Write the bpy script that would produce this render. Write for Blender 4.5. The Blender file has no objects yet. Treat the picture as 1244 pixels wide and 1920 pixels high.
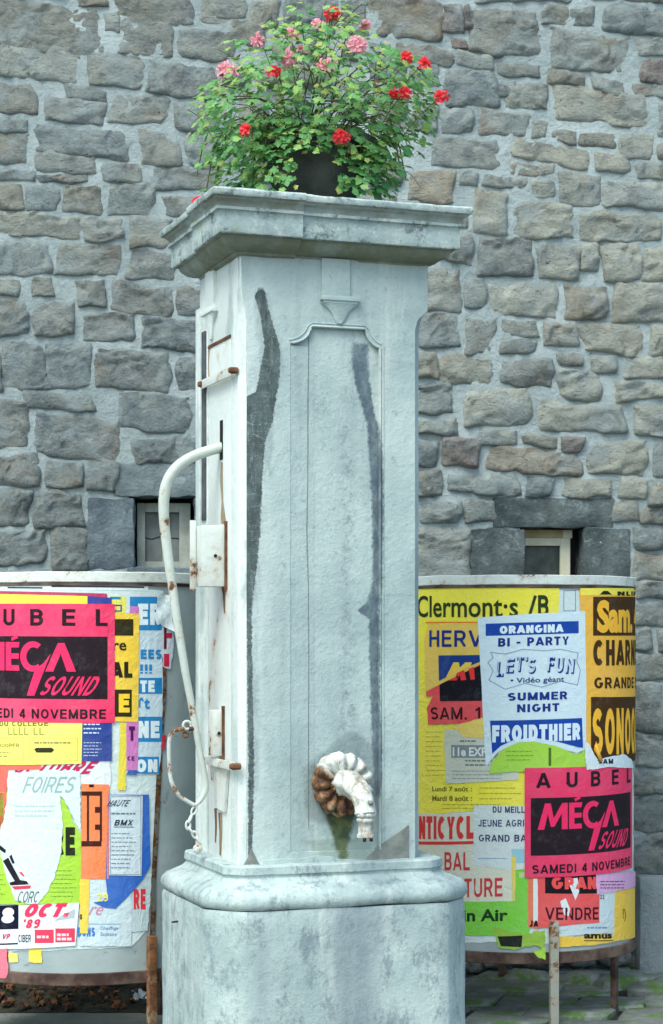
import bpy, bmesh, math, random
from mathutils import Vector, Matrix, noise
from mathutils.geometry import tessellate_polygon
random.seed(7)
S = bpy.context.scene
C = S.collection
R = math.radians

# ------------------------------------------------------------------ camera
F = 3650.0          # focal length in photograph pixels
EYE = 1.6
HX, HY = 622.0, 1190.0
cam_d = bpy.data.cameras.new('camera')
cam = bpy.data.objects.new('camera', cam_d); C.objects.link(cam)
cam.location = (0, 0, EYE); cam.rotation_euler = (R(90), 0, 0)
cam_d.sensor_fit = 'HORIZONTAL'; cam_d.sensor_width = 24.0
cam_d.lens = F / 1244.0 * 24.0
cam_d.shift_y = (HY - 960.0) / 1244.0
cam_d.clip_start = 0.1; cam_d.clip_end = 3000
S.camera = cam

# ------------------------------------------------------------------ light
SUN_EL, SUN_AZ = 54.0, -31.0      # azimuth: degrees to the left of straight behind the camera
w = bpy.data.worlds.new('World'); S.world = w; w.use_nodes = True
wn = w.node_tree.nodes; wl = w.node_tree.links
sky = wn.new('ShaderNodeTexSky'); sky.sky_type = 'NISHITA'; sky.sun_disc = False
sky.sun_elevation = R(SUN_EL); sky.air_density = 1.0; sky.dust_density = 3.0; sky.ozone_density = 1.5
# direction to the sun
sd = Vector((math.sin(R(SUN_AZ)) * math.cos(R(SUN_EL)), -math.cos(R(SUN_AZ)) * math.cos(R(SUN_EL)), math.sin(R(SUN_EL))))
sky.sun_rotation = math.atan2(sd.x, sd.y)
tint = wn.new('ShaderNodeMix'); tint.data_type = 'RGBA'; tint.blend_type = 'MULTIPLY'; tint.inputs[0].default_value = 1.0
tint.inputs[7].default_value = (0.90, 1.02, 0.97, 1)
wl.new(sky.outputs[0], tint.inputs[6]); wl.new(tint.outputs[2], wn['Background'].inputs[0]); wn['Background'].inputs[1].default_value = 0.15
ld = bpy.data.lights.new('sun', 'SUN'); ld.energy = 1.15; ld.angle = R(32); ld.color = (0.95, 1.0, 0.93)
lo = bpy.data.objects.new('sun', ld); C.objects.link(lo); lo.rotation_euler = sd.to_track_quat('Z', 'Y').to_euler()
lo.location = (-4, -4, 8)
S.view_settings.view_transform = 'Standard'; S.view_settings.look = 'None'
S.view_settings.exposure = 1.03; S.view_settings.gamma = 1.0; S.view_settings.use_curve_mapping = False

# ------------------------------------------------------------------ helpers
def ray(px, py):
    return Vector(((px - HX) / F, 1.0, (HY - py) / F))
def at(px, py, Y):
    r = ray(px, py); return Vector((r.x * Y, Y, EYE + r.z * Y))
def sp(h, a=1.0):
    """sRGB hex/255 triple to linear"""
    def l(v):
        v /= 255.0
        return v / 12.92 if v <= 0.04045 else ((v + 0.055) / 1.055) ** 2.4
    return tuple(l(v) for v in h) + (a,)
def tag(o, label=None, cat=None, group=None, kind=None):
    if label: o['label'] = label
    if cat: o['category'] = cat
    if group: o['group'] = group
    if kind: o['kind'] = kind
    return o
def empty(name, loc=(0, 0, 0), rz=0.0, parent=None):
    o = bpy.data.objects.new(name, None); C.objects.link(o)
    o.location = loc; o.rotation_euler = (0, 0, rz); o.empty_display_size = 0.1
    if parent: o.parent = parent
    return o
def mesh(name, vs, fs, mats, parent=None, loc=(0, 0, 0), smooth=False, mi=None):
    """vs are given in the frame of the parent (or the world) and moved so the origin is loc"""
    m = bpy.data.meshes.new(name)
    l = Vector(loc)
    m.from_pydata([tuple(Vector(v) - l) for v in vs], [], fs)
    if not isinstance(mats, (list, tuple)): mats = [mats]
    for k in mats: m.materials.append(k)
    if mi: m.polygons.foreach_set('material_index', mi)
    if smooth: m.polygons.foreach_set('use_smooth', [True] * len(m.polygons))
    m.update()
    o = bpy.data.objects.new(name, m); C.objects.link(o)
    o.location = l
    if parent: o.parent = parent
    return o
def bmobj(name, bm, mats, parent=None, loc=(0, 0, 0), smooth=False, autosmooth=None):
    m = bpy.data.meshes.new(name)
    l = Vector(loc)
    if l.length: bmesh.ops.translate(bm, verts=bm.verts, vec=-l)
    bmesh.ops.recalc_face_normals(bm, faces=bm.faces)
    if autosmooth is not None:
        for e in bm.edges:
            if len(e.link_faces) == 2 and e.calc_face_angle(0) > R(autosmooth): e.smooth = False
        for f in bm.faces: f.smooth = True
    elif smooth:
        for f in bm.faces: f.smooth = True
    bm.to_mesh(m); bm.free()
    if not isinstance(mats, (list, tuple)): mats = [mats]
    for k in mats: m.materials.append(k)
    o = bpy.data.objects.new(name, m); C.objects.link(o); o.location = l
    if parent: o.parent = parent
    return o
def share(src, loc=None, rot=None, parent=None, scale=None, name=None):
    o = src.copy(); C.objects.link(o)
    if loc is not None: o.location = loc
    if rot is not None: o.rotation_euler = rot
    if scale is not None: o.scale = scale
    if parent: o.parent = parent
    return o
def box(bm, x0, x1, y0, y1, z0, z1, bev=0.0):
    r = bmesh.ops.create_cube(bm, size=1.0)
    vs = r['verts']
    bmesh.ops.scale(bm, verts=vs, vec=(abs(x1 - x0), abs(y1 - y0), abs(z1 - z0)))
    bmesh.ops.translate(bm, verts=vs, vec=((x0 + x1) / 2, (y0 + y1) / 2, (z0 + z1) / 2))
    if bev:
        es = list({e for v in vs for e in v.link_edges})
        bmesh.ops.bevel(bm, geom=es, offset=bev, segments=2, affect='EDGES', profile=0.6)
def tube(bm, pts, rad, n=10, cap=True, flat=1.0, side=None):
    """sweep a circle (optionally flattened) along pts; rad a number or a list"""
    pts = [Vector(p) for p in pts]
    rs = rad if isinstance(rad, (list, tuple)) else [rad] * len(pts)
    rings = []
    prev = side.copy() if side is not None else None
    for i, p in enumerate(pts):
        a = pts[max(0, i - 1)]; b = pts[min(len(pts) - 1, i + 1)]
        t = (b - a).normalized()
        if prev is None:
            prev = t.orthogonal().normalized()
        u = (prev - t * prev.dot(t))
        u = u.normalized() if u.length > 1e-6 else t.orthogonal().normalized()
        prev = u
        v = t.cross(u)
        rings.append([bm.verts.new(p + (u * math.cos(k * 2 * math.pi / n) * flat + v * math.sin(k * 2 * math.pi / n)) * rs[i]) for k in range(n)])
    for i in range(len(rings) - 1):
        for k in range(n):
            bm.faces.new((rings[i][k], rings[i][(k + 1) % n], rings[i + 1][(k + 1) % n], rings[i + 1][k]))
    if cap:
        bm.faces.new(rings[0][::-1]); bm.faces.new(rings[-1])
def smooth_path(pts, n=6):
    pts = [Vector(p) for p in pts]; out = []
    for i in range(len(pts) - 1):
        p0 = pts[max(i - 1, 0)]; p1 = pts[i]; p2 = pts[i + 1]; p3 = pts[min(i + 2, len(pts) - 1)]
        for k in range(n):
            t = k / n
            out.append(0.5 * ((2 * p1) + (-p0 + p2) * t + (2 * p0 - 5 * p1 + 4 * p2 - p3) * t * t + (-p0 + 3 * p1 - 3 * p2 + p3) * t ** 3))
    out.append(pts[-1]); return out
def lathe(bm, prof, n=32, centre=(0, 0, 0), lobes=0, amp=0.0):
    rings = []
    for (r, z) in prof:
        rings.append([bm.verts.new((centre[0] + r * (1 + (amp * math.cos(lobes * a) if lobes else 0)) * math.cos(a), centre[1] + r * (1 + (amp * math.cos(lobes * a) if lobes else 0)) * math.sin(a), centre[2] + z)) for a in [k * 2 * math.pi / n for k in range(n)]])
    for i in range(len(rings) - 1):
        for k in range(n):
            bm.faces.new((rings[i][k], rings[i][(k + 1) % n], rings[i + 1][(k + 1) % n], rings[i + 1][k]))
    bm.faces.new(rings[0][::-1]); bm.faces.new(rings[-1])
def rough(bm, amp, scale, cuts_len=None, seed=0.0):
    if cuts_len:
        for _ in range(6):
            es = [e for e in bm.edges if e.calc_length() > cuts_len * 1.5]
            if not es: break
            bmesh.ops.subdivide_edges(bm, edges=es, cuts=1, use_grid_fill=True)
    bm.normal_update()
    for v in bm.verts:
        n = noise.noise(v.co * scale + Vector((seed, 0, 0))) + 0.5 * noise.noise(v.co * scale * 2.7 + Vector((0, seed, 0)))
        v.co += v.normal * n * amp

# ------------------------------------------------------------------ material helpers
class NT:
    def __init__(s, name, rough=0.8, spec=0.3, metal=0.0):
        s.m = bpy.data.materials.new(name); s.m.use_nodes = True
        s.t = s.m.node_tree; s.b = s.t.nodes['Principled BSDF']
        s.b.inputs['Roughness'].default_value = rough; s.b.inputs['Metallic'].default_value = metal
        s.b.inputs['Specular IOR Level'].default_value = spec
        s.co = s.new('ShaderNodeTexCoord').outputs['Object']
    def new(s, k): return s.t.nodes.new(k)
    def link(s, a, b): s.t.links.new(a, b)
    def inp(s, sock, v):
        if isinstance(v, bpy.types.NodeSocket): s.link(v, sock)
        else: sock.default_value = v
    def mapping(s, scale=(1, 1, 1), loc=(0, 0, 0), src=None):
        n = s.new('ShaderNodeMapping'); s.link(src or s.co, n.inputs['Vector'])
        n.inputs['Scale'].default_value = scale; n.inputs['Location'].default_value = loc
        return n.outputs[0]
    def noise(s, scale=5, detail=6, rough=0.6, vec=None, dist=0.0, col=False):
        n = s.new('ShaderNodeTexNoise'); s.link(vec or s.co, n.inputs['Vector'])
        n.inputs['Scale'].default_value = scale; n.inputs['Detail'].default_value = detail
        n.inputs['Roughness'].default_value = rough; n.inputs['Distortion'].default_value = dist
        return n.outputs['Color' if col else 'Fac']
    def ramp(s, v, a, b, lo=0.0, hi=1.0):
        n = s.new('ShaderNodeMapRange'); n.interpolation_type = 'SMOOTHSTEP'
        s.link(v, n.inputs['Value'])
        n.inputs['From Min'].default_value = a; n.inputs['From Max'].default_value = b
        n.inputs['To Min'].default_value = lo; n.inputs['To Max'].default_value = hi
        return n.outputs[0]
    def mix(s, f, a, b, mode='MIX'):
        n = s.new('ShaderNodeMix'); n.data_type = 'RGBA'; n.blend_type = mode
        s.inp(n.inputs[0], f); s.inp(n.inputs[6], a); s.inp(n.inputs[7], b)
        return n.outputs[2]
    def math(s, op, a, b=0.0, c=0.0):
        n = s.new('ShaderNodeMath'); n.operation = op
        s.inp(n.inputs[0], a); s.inp(n.inputs[1], b); s.inp(n.inputs[2], c)
        return n.outputs[0]
    def xyz(s, src=None):
        n = s.new('ShaderNodeSeparateXYZ'); s.link(src or s.co, n.inputs[0]); return n.outputs
    def curve(s, v, pts, x0, x1):
        """piecewise linear y(v) over v in x0..x1"""
        n = s.new('ShaderNodeFloatCurve')
        f = s.math('DIVIDE', s.math('SUBTRACT', v, x0), x1 - x0)
        s.link(f, n.inputs['Value'])
        cm = n.mapping; c = cm.curves[0]
        cm.extend = 'HORIZONTAL'
        ys = [p[1] for p in pts]; lo = min(ys) - 1e-4; hi = max(ys) + 1e-4
        ps = sorted(((p[0] - x0) / (x1 - x0), (p[1] - lo) / (hi - lo)) for p in pts)
        c.points[0].location = ps[0]; c.points[1].location = ps[-1]
        for p in ps[1:-1]: c.points.new(*p)
        for p in c.points: p.handle_type = 'VECTOR'
        cm.update()
        return s.math('ADD', s.math('MULTIPLY', n.outputs[0], hi - lo), lo)
    def color(s, c): s.inp(s.b.inputs['Base Color'], c)
    def bump(s, h, dist=0.01, strength=1.0):
        n = s.new('ShaderNodeBump'); n.inputs['Distance'].default_value = dist; n.inputs['Strength'].default_value = strength
        s.link(h, n.inputs['Height'])
        prev = getattr(s, 'lastb', None)
        if prev: s.link(prev, n.inputs['Normal'])
        s.lastb = n.outputs[0]; s.link(n.outputs[0], s.b.inputs['Normal'])

def rgb(r, g, b): return (r, g, b, 1.0)

def simple_mat(name, c1, c2, scale=8, rough=0.7, bump=0.003, metal=0.0, spec=0.3):
    n = NT(name, rough, spec, metal)
    n.color(n.mix(n.ramp(n.noise(scale), .35, .65), c1, c2))
    if bump: n.bump(n.noise(scale * 4), bump)
    return n.m

def paint_rust(name, paint, amount=0.5, scale=9.0, rust_top=None):
    """old paint over iron with rust breaking through; amount is the noise threshold (higher = less rust)"""
    n = NT(name, 0.55, 0.35)
    a = n.noise(scale, 8, 0.7); b = n.noise(scale * 5, 5, 0.6)
    f = n.ramp(n.math('ADD', n.math('MULTIPLY', a, 0.75), n.math('MULTIPLY', b, 0.25)), amount, amount + 0.045)
    rust = n.mix(n.ramp(n.noise(40, 4), .3, .7), rgb(.09, .035, .018), rgb(.26, .11, .045))
    p = n.mix(n.ramp(n.noise(3, 5), .3, .7), paint, tuple(v * 0.82 for v in paint[:3]) + (1,))
    halo = n.ramp(n.math('ADD', n.math('MULTIPLY', a, 0.75), n.math('MULTIPLY', b, 0.25)), amount - 0.07, amount + 0.03)
    p = n.mix(n.math('MULTIPLY', halo, 0.45), p, rgb(.42, .26, .14))
    n.color(n.mix(f, p, rust))
    n.inp(n.b.inputs['Roughness'], n.ramp(f, 0, 1, 0.5, 0.9))
    n.bump(n.math('SUBTRACT', n.noise(60, 3), n.math('MULTIPLY', f, 0.8)), 0.002)
    return n.m


# wall rubble: the object's own colour carries the tone of the stone
def make_rubble():
    n = NT('rubble_stone', 0.9, 0.15)
    oi = n.new('ShaderNodeObjectInfo')
    base = oi.outputs['Color']
    rnd = n.math('MULTIPLY', oi.outputs['Random'], 37.0)
    cmb = n.new('ShaderNodeCombineXYZ'); n.link(rnd, cmb.inputs[0]); n.link(rnd, cmb.inputs[1])
    va = n.new('ShaderNodeVectorMath'); va.operation = 'ADD'; n.link(n.co, va.inputs[0]); n.link(cmb.outputs[0], va.inputs[1])
    v = va.outputs[0]
    st = n.mapping((1, 1, 1.5), src=v)
    a = n.noise(8, 9, 0.72, vec=st, dist=0.2)
    c = n.mix(n.ramp(a, .34, .66), n.mix(0.42, base, rgb(.085, .10, .105)), n.mix(0.35, base, rgb(.50, .49, .41)))
    c = n.mix(n.ramp(n.noise(3.2, 4, 0.6, vec=v), .56, .72, 0, .5), c, rgb(.21, .12, .065))
    c = n.mix(n.ramp(n.noise(4.5, 5, 0.6, vec=n.mapping((1, 1, 1), (5, 3, 1), v)), .55, .7, 0, .6), c, rgb(.085, .105, .12))
    c = n.mix(n.ramp(n.noise(45, 4, 0.7, vec=v), .35, .75, 0, .55), c, rgb(.35, .35, .32))
    c = n.mix(n.ramp(n.noise(24, 6, 0.8, vec=n.mapping((1, 1, 2.2), (1, 2, 3), v), dist=.6), .585, .645, 0, .8), c, rgb(.05, .052, .05))  # dark noise painted as shade in the stone crevices
    # lime smear
    c = n.mix(n.ramp(n.noise(6, 6, 0.7, vec=n.mapping((1, 1, 1), (9, 1, 4), v)), .46, .64, 0, .68), c, rgb(.31, .355, .365))
    n.color(c)
    n.bump(n.noise(13, 10, 0.75, vec=st, dist=.3), 0.035)
    n.bump(n.noise(90, 4, 0.6, vec=v), 0.004)
    return n.m
M = {}
M['rubble'] = make_rubble()
def make_mortar():
    n = NT('lime_mortar', 0.95, 0.1)
    c = n.mix(n.ramp(n.noise(2.2, 6), .3, .7), rgb(.27, .32, .33), rgb(.43, .48, .485))
    c = n.mix(n.ramp(n.noise(9, 7, 0.7), .5, .72, 0, .6), c, rgb(.22, .26, .27))
    c = n.mix(n.ramp(n.noise(60, 4), .55, .8, 0, .5), c, rgb(.2, .2, .19))
    n.color(c); n.bump(n.noise(18, 8, 0.7), 0.02); n.bump(n.noise(120, 3), 0.003)
    return n.m
M['mortar'] = make_mortar()
def make_dressed(name, lo_, hi_):
    n = NT(name, 0.85, 0.2)
    c = n.mix(n.ramp(n.noise(5, 7, 0.65), .3, .7), lo_, hi_)
    c = n.mix(n.ramp(n.noise(11, 5, 0.7, vec=n.mapping((1.6, 1, .35))), .56, .72, 0, .7), c, rgb(.06, .075, .09))
    c = n.mix(n.ramp(n.noise(9, 8, 0.8), .53, .63, 0, .7), c, rgb(.27, .32, .335))
    c = n.mix(n.ramp(n.noise(38, 6, 0.8), .62, .7, 0, .6), c, rgb(.42, .46, .47))
    n.color(c); n.bump(n.noise(16, 8, 0.75), 0.03); return n.m
M['lintel_dark'] = make_dressed('dark_dressed_stone', rgb(.045, .06, .063), rgb(.15, .175, .175))
M['lintel_grey'] = make_dressed('grey_dressed_stone', rgb(.13, .165, .18), rgb(.26, .305, .32))
M['jamb_blue'] = make_dressed('blue_dressed_stone', rgb(.085, .11, .135), rgb(.20, .24, .27))
M['plinth'] = make_dressed('cement_render', rgb(.27, .31, .33), rgb(.38, .41, .42))
# ================================================================== STONE WALL
WTAN = 0.1
WALL_O = Vector((0.0, 9.03, 0.0))       # a point of the wall face on the ground
WYAW = math.atan(WTAN); wc, ws = math.cos(WYAW), math.sin(WYAW)
def wall_lz(px, py, off=0.0):
    """pixel of the photograph -> place on the wall face (along, up)"""
    t = (px - HX) / F
    lx = (t * (WALL_O.y - off)) / (wc - t * ws)
    Y = (WALL_O.y - off) + lx * ws
    return lx, EYE + (HY - py) / F * Y
wall = empty('stone_wall', WALL_O, WYAW)
tag(wall, 'tall old wall of grey and brown rubble stones in pale mortar behind the pump', 'wall')
ground_root = None

TONE = {'l': (.50, .46, .37), 'b': (.27, .225, .17), 'd': (.155, .18, .195), 'g': (.33, .345, .325), 'r': (.22, .10, .085), 'o': (.38, .26, .16)}
STONES = []
def add(s):
    for ln in s.strip().split('\n'):
        for it in ln.split(';'):
            p = it.split()
            if len(p) >= 5:
                STONES.append((float(p[0]), float(p[1]), float(p[2]), float(p[3]), p[4], float(p[5]) if len(p) > 5 else 0.0))
add('''-12 3 205 98 b .12; 155 -8 193 16 b; 207 -12 367 50 b .08; 382 -10 465 35 l; 470 10 528 52 l; 535 0 640 55 g; 190 25 226 53 g .1; 222 37 326 105 b .1; 378 30 430 45 l .1; 332 54 450 114 b; 430 42 500 76 b .15
-12 72 160 153 l .1; 163 102 270 168 g .04; 274 115 400 186 d .06; -12 157 75 217 b; 76 183 198 232 g .06; 130 161 202 189 g .15; 204 175 320 237 g .03; 336 202 400 245 d; -12 219 55 244 g .1; -12 249 55 306 b; 63 236 248 296 d .06; 259 247 341 307 b .05; 347 260 432 312 g
56 287 181 325 g .06; -12 313 66 338 g; 72 327 158 342 d; 189 306 270 342 g; 280 317 400 362 g; -12 345 40 390 b; 49 350 108 392 g; 118 347 190 400 b; 199 344 297 403 g; 303 365 375 405 g; 5 399 154 447 l .03; 158 405 236 455 l; 243 405 320 465 l .03; -12 452 96 516 g; 101 456 231 520 g .03; 236 466 320 526 g
-12 520 28 549 l; 60 520 100 560 l; 142 530 196 578 b; 203 536 328 594 g .08; 333 550 374 590 g; -12 562 58 632 g; 62 566 140 630 g; 150 585 256 646 g .04; 259 598 375 660 d .08; 5 637 84 736 g .03; 88 640 176 736 g; 180 656 326 735 b .02; 331 666 375 738 d; -12 670 2 735 l; 36 737 172 768 g .08; -12 742 54 846 g; 58 772 236 858 g .12; 216 737 372 813 g; 246 817 375 868 g -.04
-12 852 72 910 d .03; 76 859 160 916 g .03; 163 866 212 922 g; -12 917 62 984 d; 66 920 160 986 d; -12 990 88 1050 g; 93 990 163 1060 g
640 -10 690 60 g; 682 5 835 75 b .05; 828 17 869 62 r; 874 19 884 45 r; 880 12 1015 110 b .03; 1019 12 1066 41 b .05; 1073 18 1118 47 d; 1122 8 1262 64 d .1; 905 -14 1090 4 g; 1098 -14 1255 4 b .03; 702 78 733 90 g; 741 83 853 120 b .12; 849 71 869 90 r; 861 98 920 131 g .18; 931 119 1018 145 d .04; 1022 57 1190 140 g .06; 1201 76 1262 104 g .05; 1195 110 1262 154 r .05; 1026 132 1100 161 b .14; 1109 148 1178 176 g .1; 1183 158 1262 184 g .05
690 92 765 162 d .04; 831 127 933 197 d .03; 936 150 957 170 g; 945 152 1035 207 g .03; 771 119 820 160 g; 1042 168 1228 242 l .1; 1233 190 1262 250 g; 829 206 890 252 g .03; 895 208 992 254 g .05; 996 236 1024 261 l; 1037 244 1077 270 b; 1086 248 1150 277 b .03; 1159 251 1225 299 l .03; 771 210 822 240 g; 801 260 940 318 g .06; 949 266 1108 308 l .1; 1113 287 1190 322 l .05; 1200 312 1262 334 l; 948 304 1008 325 o .08; 1013 308 1035 328 l; 770 316 848 371 o .02; 856 321 895 350 g; 906 327 990 346 g; 997 340 1032 377 l; 1044 327 1125 386 l .04; 1131 338 1262 389 l .03
891 357 950 439 l; 963 377 1078 446 l .03; 1085 396 1240 454 l .03; 1246 396 1266 450 g; 834 397 886 430 g; 893 451 1002 520 d .03; 1011 457 1085 524 l; 1090 457 1123 497 l; 1127 462 1200 530 l; 1205 457 1262 516 l; 828 436 886 494 l; 698 170 764 250 g; 640 150 692 210 g
800 502 862 575 l; 873 521 913 577 g; 919 527 1050 592 l .05; 1061 533 1140 597 o; 1152 536 1262 600 l .03; 794 590 865 650 d .05; 873 597 933 664 g; 946 597 1010 634 l .05; 1021 603 1080 640 l .05; 1087 610 1214 663 l .05; 1221 620 1262 664 l; 936 637 1000 664 d; 790 660 820 698 b; 828 666 925 724 l .03; 936 671 1040 724 g .03; 1050 661 1094 686 b; 1044 692 1128 744 l .1; 1105 666 1155 703 l; 1165 671 1262 708 l; 1150 716 1238 754 l -.03; 790 716 850 778 g .03; 870 732 990 799 l .03; 1000 755 1180 813 l .02; 1186 757 1262 815 l .05; 794 790 860 816 l .05
896 812 974 835 g; 976 815 1045 840 b .04; 1050 816 1094 848 r; 790 822 815 870 d; 826 824 899 870 r .03; 906 842 1093 890 o .04; 1101 826 1219 891 l; 1225 835 1262 894 g; 790 880 830 934 b; 838 886 980 929 g .04; 985 896 1038 930 d; 1045 897 1153 934 l .03; 1158 906 1214 936 l; 1220 912 1262 950 b; 795 937 868 976 g; 872 936 922 976 d; 1156 945 1200 974 l; 1206 946 1262 984 b; 793 986 872 1090 l; 1186 1040 1262 1086 l; 1186 990 1246 1030 d; 1192 1092 1262 1126 g; 1194 1132 1244 1176 l; 1190 1181 1224 1220 l; 1230 1182 1262 1220 g; 1190 1225 1262 1271 l; 1190 1283 1242 1368 g; 1246 1290 1270 1370 b; 1196 1378 1262 1440 l; 1192 1450 1262 1486 b; 1190 1496 1262 1560 g; 1190 1568 1262 1632 g''')

def stone_mesh(W, H, proud, seed, slope=0.0, res=0.016, back=0.03):
    nx = max(7, min(34, int(W / res))); ny = max(5, min(26, int(H / res)))
    so = Vector((seed * 7.13, seed * 3.7, seed * 1.9))
    k = 0.03 + 0.12 * random.random()
    cj = [(random.uniform(-.10, .10), random.uniform(-.15, .15)) for _ in range(4)]
    vs = []; fs = []
    fac = [(random.uniform(-.9, .9), random.uniform(-1.0, 1.0), random.uniform(.9, 1.5)) for _ in range(6)]
    tilt = random.uniform(-.25, .25); tilt2 = random.uniform(-.3, .3)
    for j in range(ny + 1):
        # crowd the rows to the border so the edge is crisp
        t0 = -1 + 2 * j / ny; t = math.copysign(abs(t0) ** 0.8, t0)
        for i in range(nx + 1):
            s0 = -1 + 2 * i / nx; s = math.copysign(abs(s0) ** 0.8, s0)
            x = s * math.sqrt(1 - k * t * t); z = t * math.sqrt(1 - k * s * s)
            wx = [(1 - s) * (1 - t) / 4, (1 + s) * (1 - t) / 4, (1 + s) * (1 + t) / 4, (1 - s) * (1 + t) / 4]
            dx = sum(wx[q] * cj[q][0] for q in range(4)); dz = sum(wx[q] * cj[q][1] for q in range(4))
            X = (x + dx) * W / 2; Z = (z + dz) * H / 2
            p = Vector((X, 0, Z)) + so
            X += noise.noise(p * 9) * 0.022 + noise.noise(p * 28) * .006; Z += noise.noise(p * 9 + Vector((5, 0, 9))) * 0.020 + noise.noise(p * 28 + Vector((5, 0, 9))) * .005
            e = max(abs(s), abs(t))
            e2 = (abs(s) ** 3 + abs(t) ** 3) ** (1 / 3)
            prof = max(0.0, 1 - e ** 13)
            wob = .25 * noise.noise(p * 14)
            h = proud * prof * (0.35 + 0.9 * min(1.15, min(c_ + a_ * (s + wob) + b_ * (t + wob) for a_, b_, c_ in fac)))
            h += prof * proud * (tilt * s + tilt2 * t) * 0.6
            q = Vector((p.x * 5, 0, p.z * 10 + p.x * 1.5))
            n1 = noise.noise(q)
            # broken ledges
            lv = n1 * 2.6 + p.z * 5
            fr = lv - math.floor(lv); led = (math.floor(lv) + min(1, max(0, (fr - .38) / .24)))
            h += prof * (-(lv - led)) * 0.030 * (0.6 + noise.noise(q * .7 + Vector((3, 3, 3))))
            h += prof * (n1 * 0.014 + noise.noise(p * 26) * 0.006 + noise.noise(p * 60) * .0025)
            h = max(h, .0045 * prof)
            y = -h + back * (e ** 16)
            vs.append((X, y, Z + slope * X))
    for j in range(ny):
        for i in range(nx):
            a = j * (nx + 1) + i
            fs.append((a, a + 1, a + nx + 2, a + nx + 1))
    return vs, fs

boxes = []
WIN = {}
def place_stone(lx0, lx1, z0, z1, tone, slope, seed, gain=1.0):
    gain *= .72
    W, H = lx1 - lx0, z1 - z0
    cx, cz = (lx0 + lx1) / 2, (z0 + z1) / 2
    vs, fs = stone_mesh(W + .020, H + .018, (0.009 + 0.013 * random.random() * min(1, H / .15)) * gain, seed, -slope)
    return vs, fs, cx, cz
STONES = STONES[:299]
# close the beds: grow every traced stone until only a mortar joint is left round it
GB = []
for (x0, y0, x1, y1, tn, sl) in STONES:
    GB.append([wall_lz(x0, (y0 + y1) / 2)[0], wall_lz(x1, (y0 + y1) / 2)[0], wall_lz((x0 + x1) / 2, y1)[1], wall_lz((x0 + x1) / 2, y0)[1]])
for q in ((166, 868, 446, 1092), (884, 934, 1182, 1200)):
    GB.append([wall_lz(q[0], 1000)[0], wall_lz(q[2], 1000)[0], wall_lz(300, q[3])[1] if q[0] < 600 else wall_lz(1040, q[3])[1], wall_lz(300, q[1])[1] if q[0] < 600 else wall_lz(1040, q[1])[1]])
G0 = [list(b) for b in GB]
JT = .009
for it in range(14):
    for i in range(len(STONES)):
        for sd, dl_ in ((0, -.003), (1, .003), (2, -.003), (3, .003)):
            if abs(GB[i][sd] + dl_ - G0[i][sd]) > .032: continue
            b = list(GB[i]); b[sd] += dl_; ok = True
            for k, q in enumerate(GB):
                if k == i: continue
                if b[0] < q[1] + JT and b[1] > q[0] - JT and b[2] < q[3] + JT and b[3] > q[2] - JT:
                    g_ = GB[i]
                    if not (g_[0] < q[1] + JT and g_[1] > q[0] - JT and g_[2] < q[3] + JT and g_[3] > q[2] - JT): ok = False; break
                    if (sd == 0 and q[0] < b[0] and b[0] < q[1] + JT and q[1] < (b[0] + b[1]) / 2) or (sd == 1 and b[1] > q[0] - JT and q[0] > (b[0] + b[1]) / 2) or (sd == 2 and b[2] < q[3] + JT and q[3] < (b[2] + b[3]) / 2) or (sd == 3 and b[3] > q[2] - JT and q[2] > (b[2] + b[3]) / 2): ok = False; break
            if ok: GB[i] = b
for i, (x0, y0, x1, y1, tn, sl) in enumerate(STONES):
    g_ = GB[i]
    vs, fs, cx, cz = place_stone(g_[0], g_[1], g_[2], g_[3], tn, sl, i, 1.9 if (x0 > 760 and y0 > 430) else (1.35 if y0 > 560 else 1.0))
    o = mesh('stone', [(v[0], v[1], v[2]) for v in vs], fs, M['rubble'], wall, (0, 0, 0), smooth=True)
    o.location = (cx, 0.002, cz)
    base = TONE[tn]; f = random.uniform(.82, 1.2); wv = random.uniform(-.02, .02)
    base = tuple(v * .72 + q * .28 for v, q in zip(base, (.30, .32, .31)))
    base = (base[0] * .92, base[1] * 1.0, base[2] * 1.05)
    # the lower left of the wall is a bluer, darker stone; upper right a paler, tanner one
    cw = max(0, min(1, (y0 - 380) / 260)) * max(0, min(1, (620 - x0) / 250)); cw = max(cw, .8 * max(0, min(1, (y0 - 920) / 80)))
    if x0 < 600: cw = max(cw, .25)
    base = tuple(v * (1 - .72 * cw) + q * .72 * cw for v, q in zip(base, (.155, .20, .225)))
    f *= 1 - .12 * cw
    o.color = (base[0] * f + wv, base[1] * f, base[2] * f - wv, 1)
    boxes.append(tuple(g_))

# the two cellar windows: dressed stones round an opening, a frame and a pane
def wbox(name, x0, y0, x1, y1, mat, dy0=-0.008, dy1=0.22, parent=wall, amp=.012):
    a = wall_lz(x0, (y0 + y1) / 2); b = wall_lz(x1, (y0 + y1) / 2)
    top = wall_lz((x0 + x1) / 2, y0)[1]; bot = wall_lz((x0 + x1) / 2, y1)[1]
    bm = bmesh.new(); box(bm, a[0] - .004, b[0] + .004, dy0, dy1, bot, top, 0.010)
    rough(bm, amp, 11, 0.024, seed=x0)
    c = ((a[0] + b[0]) / 2, (dy0 + dy1) / 2, (top + bot) / 2)
    boxes.append((a[0], b[0], bot, top))
    return bmobj(name, bm, mat, parent, c, autosmooth=40)
openings = []
def opening(x0, y0, x1, y1):
    a = wall_lz(x0, (y0 + y1) / 2); b = wall_lz(x1, (y0 + y1) / 2)
    top = wall_lz((x0 + x1) / 2, y0)[1]; bot = wall_lz((x0 + x1) / 2, y1)[1]
    openings.append((a[0], b[0], bot, top)); boxes.append((a[0], b[0], bot, top)); return openings[-1]
wbox('lintel', 214, 868, 392, 931, M['lintel_grey'])
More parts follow.
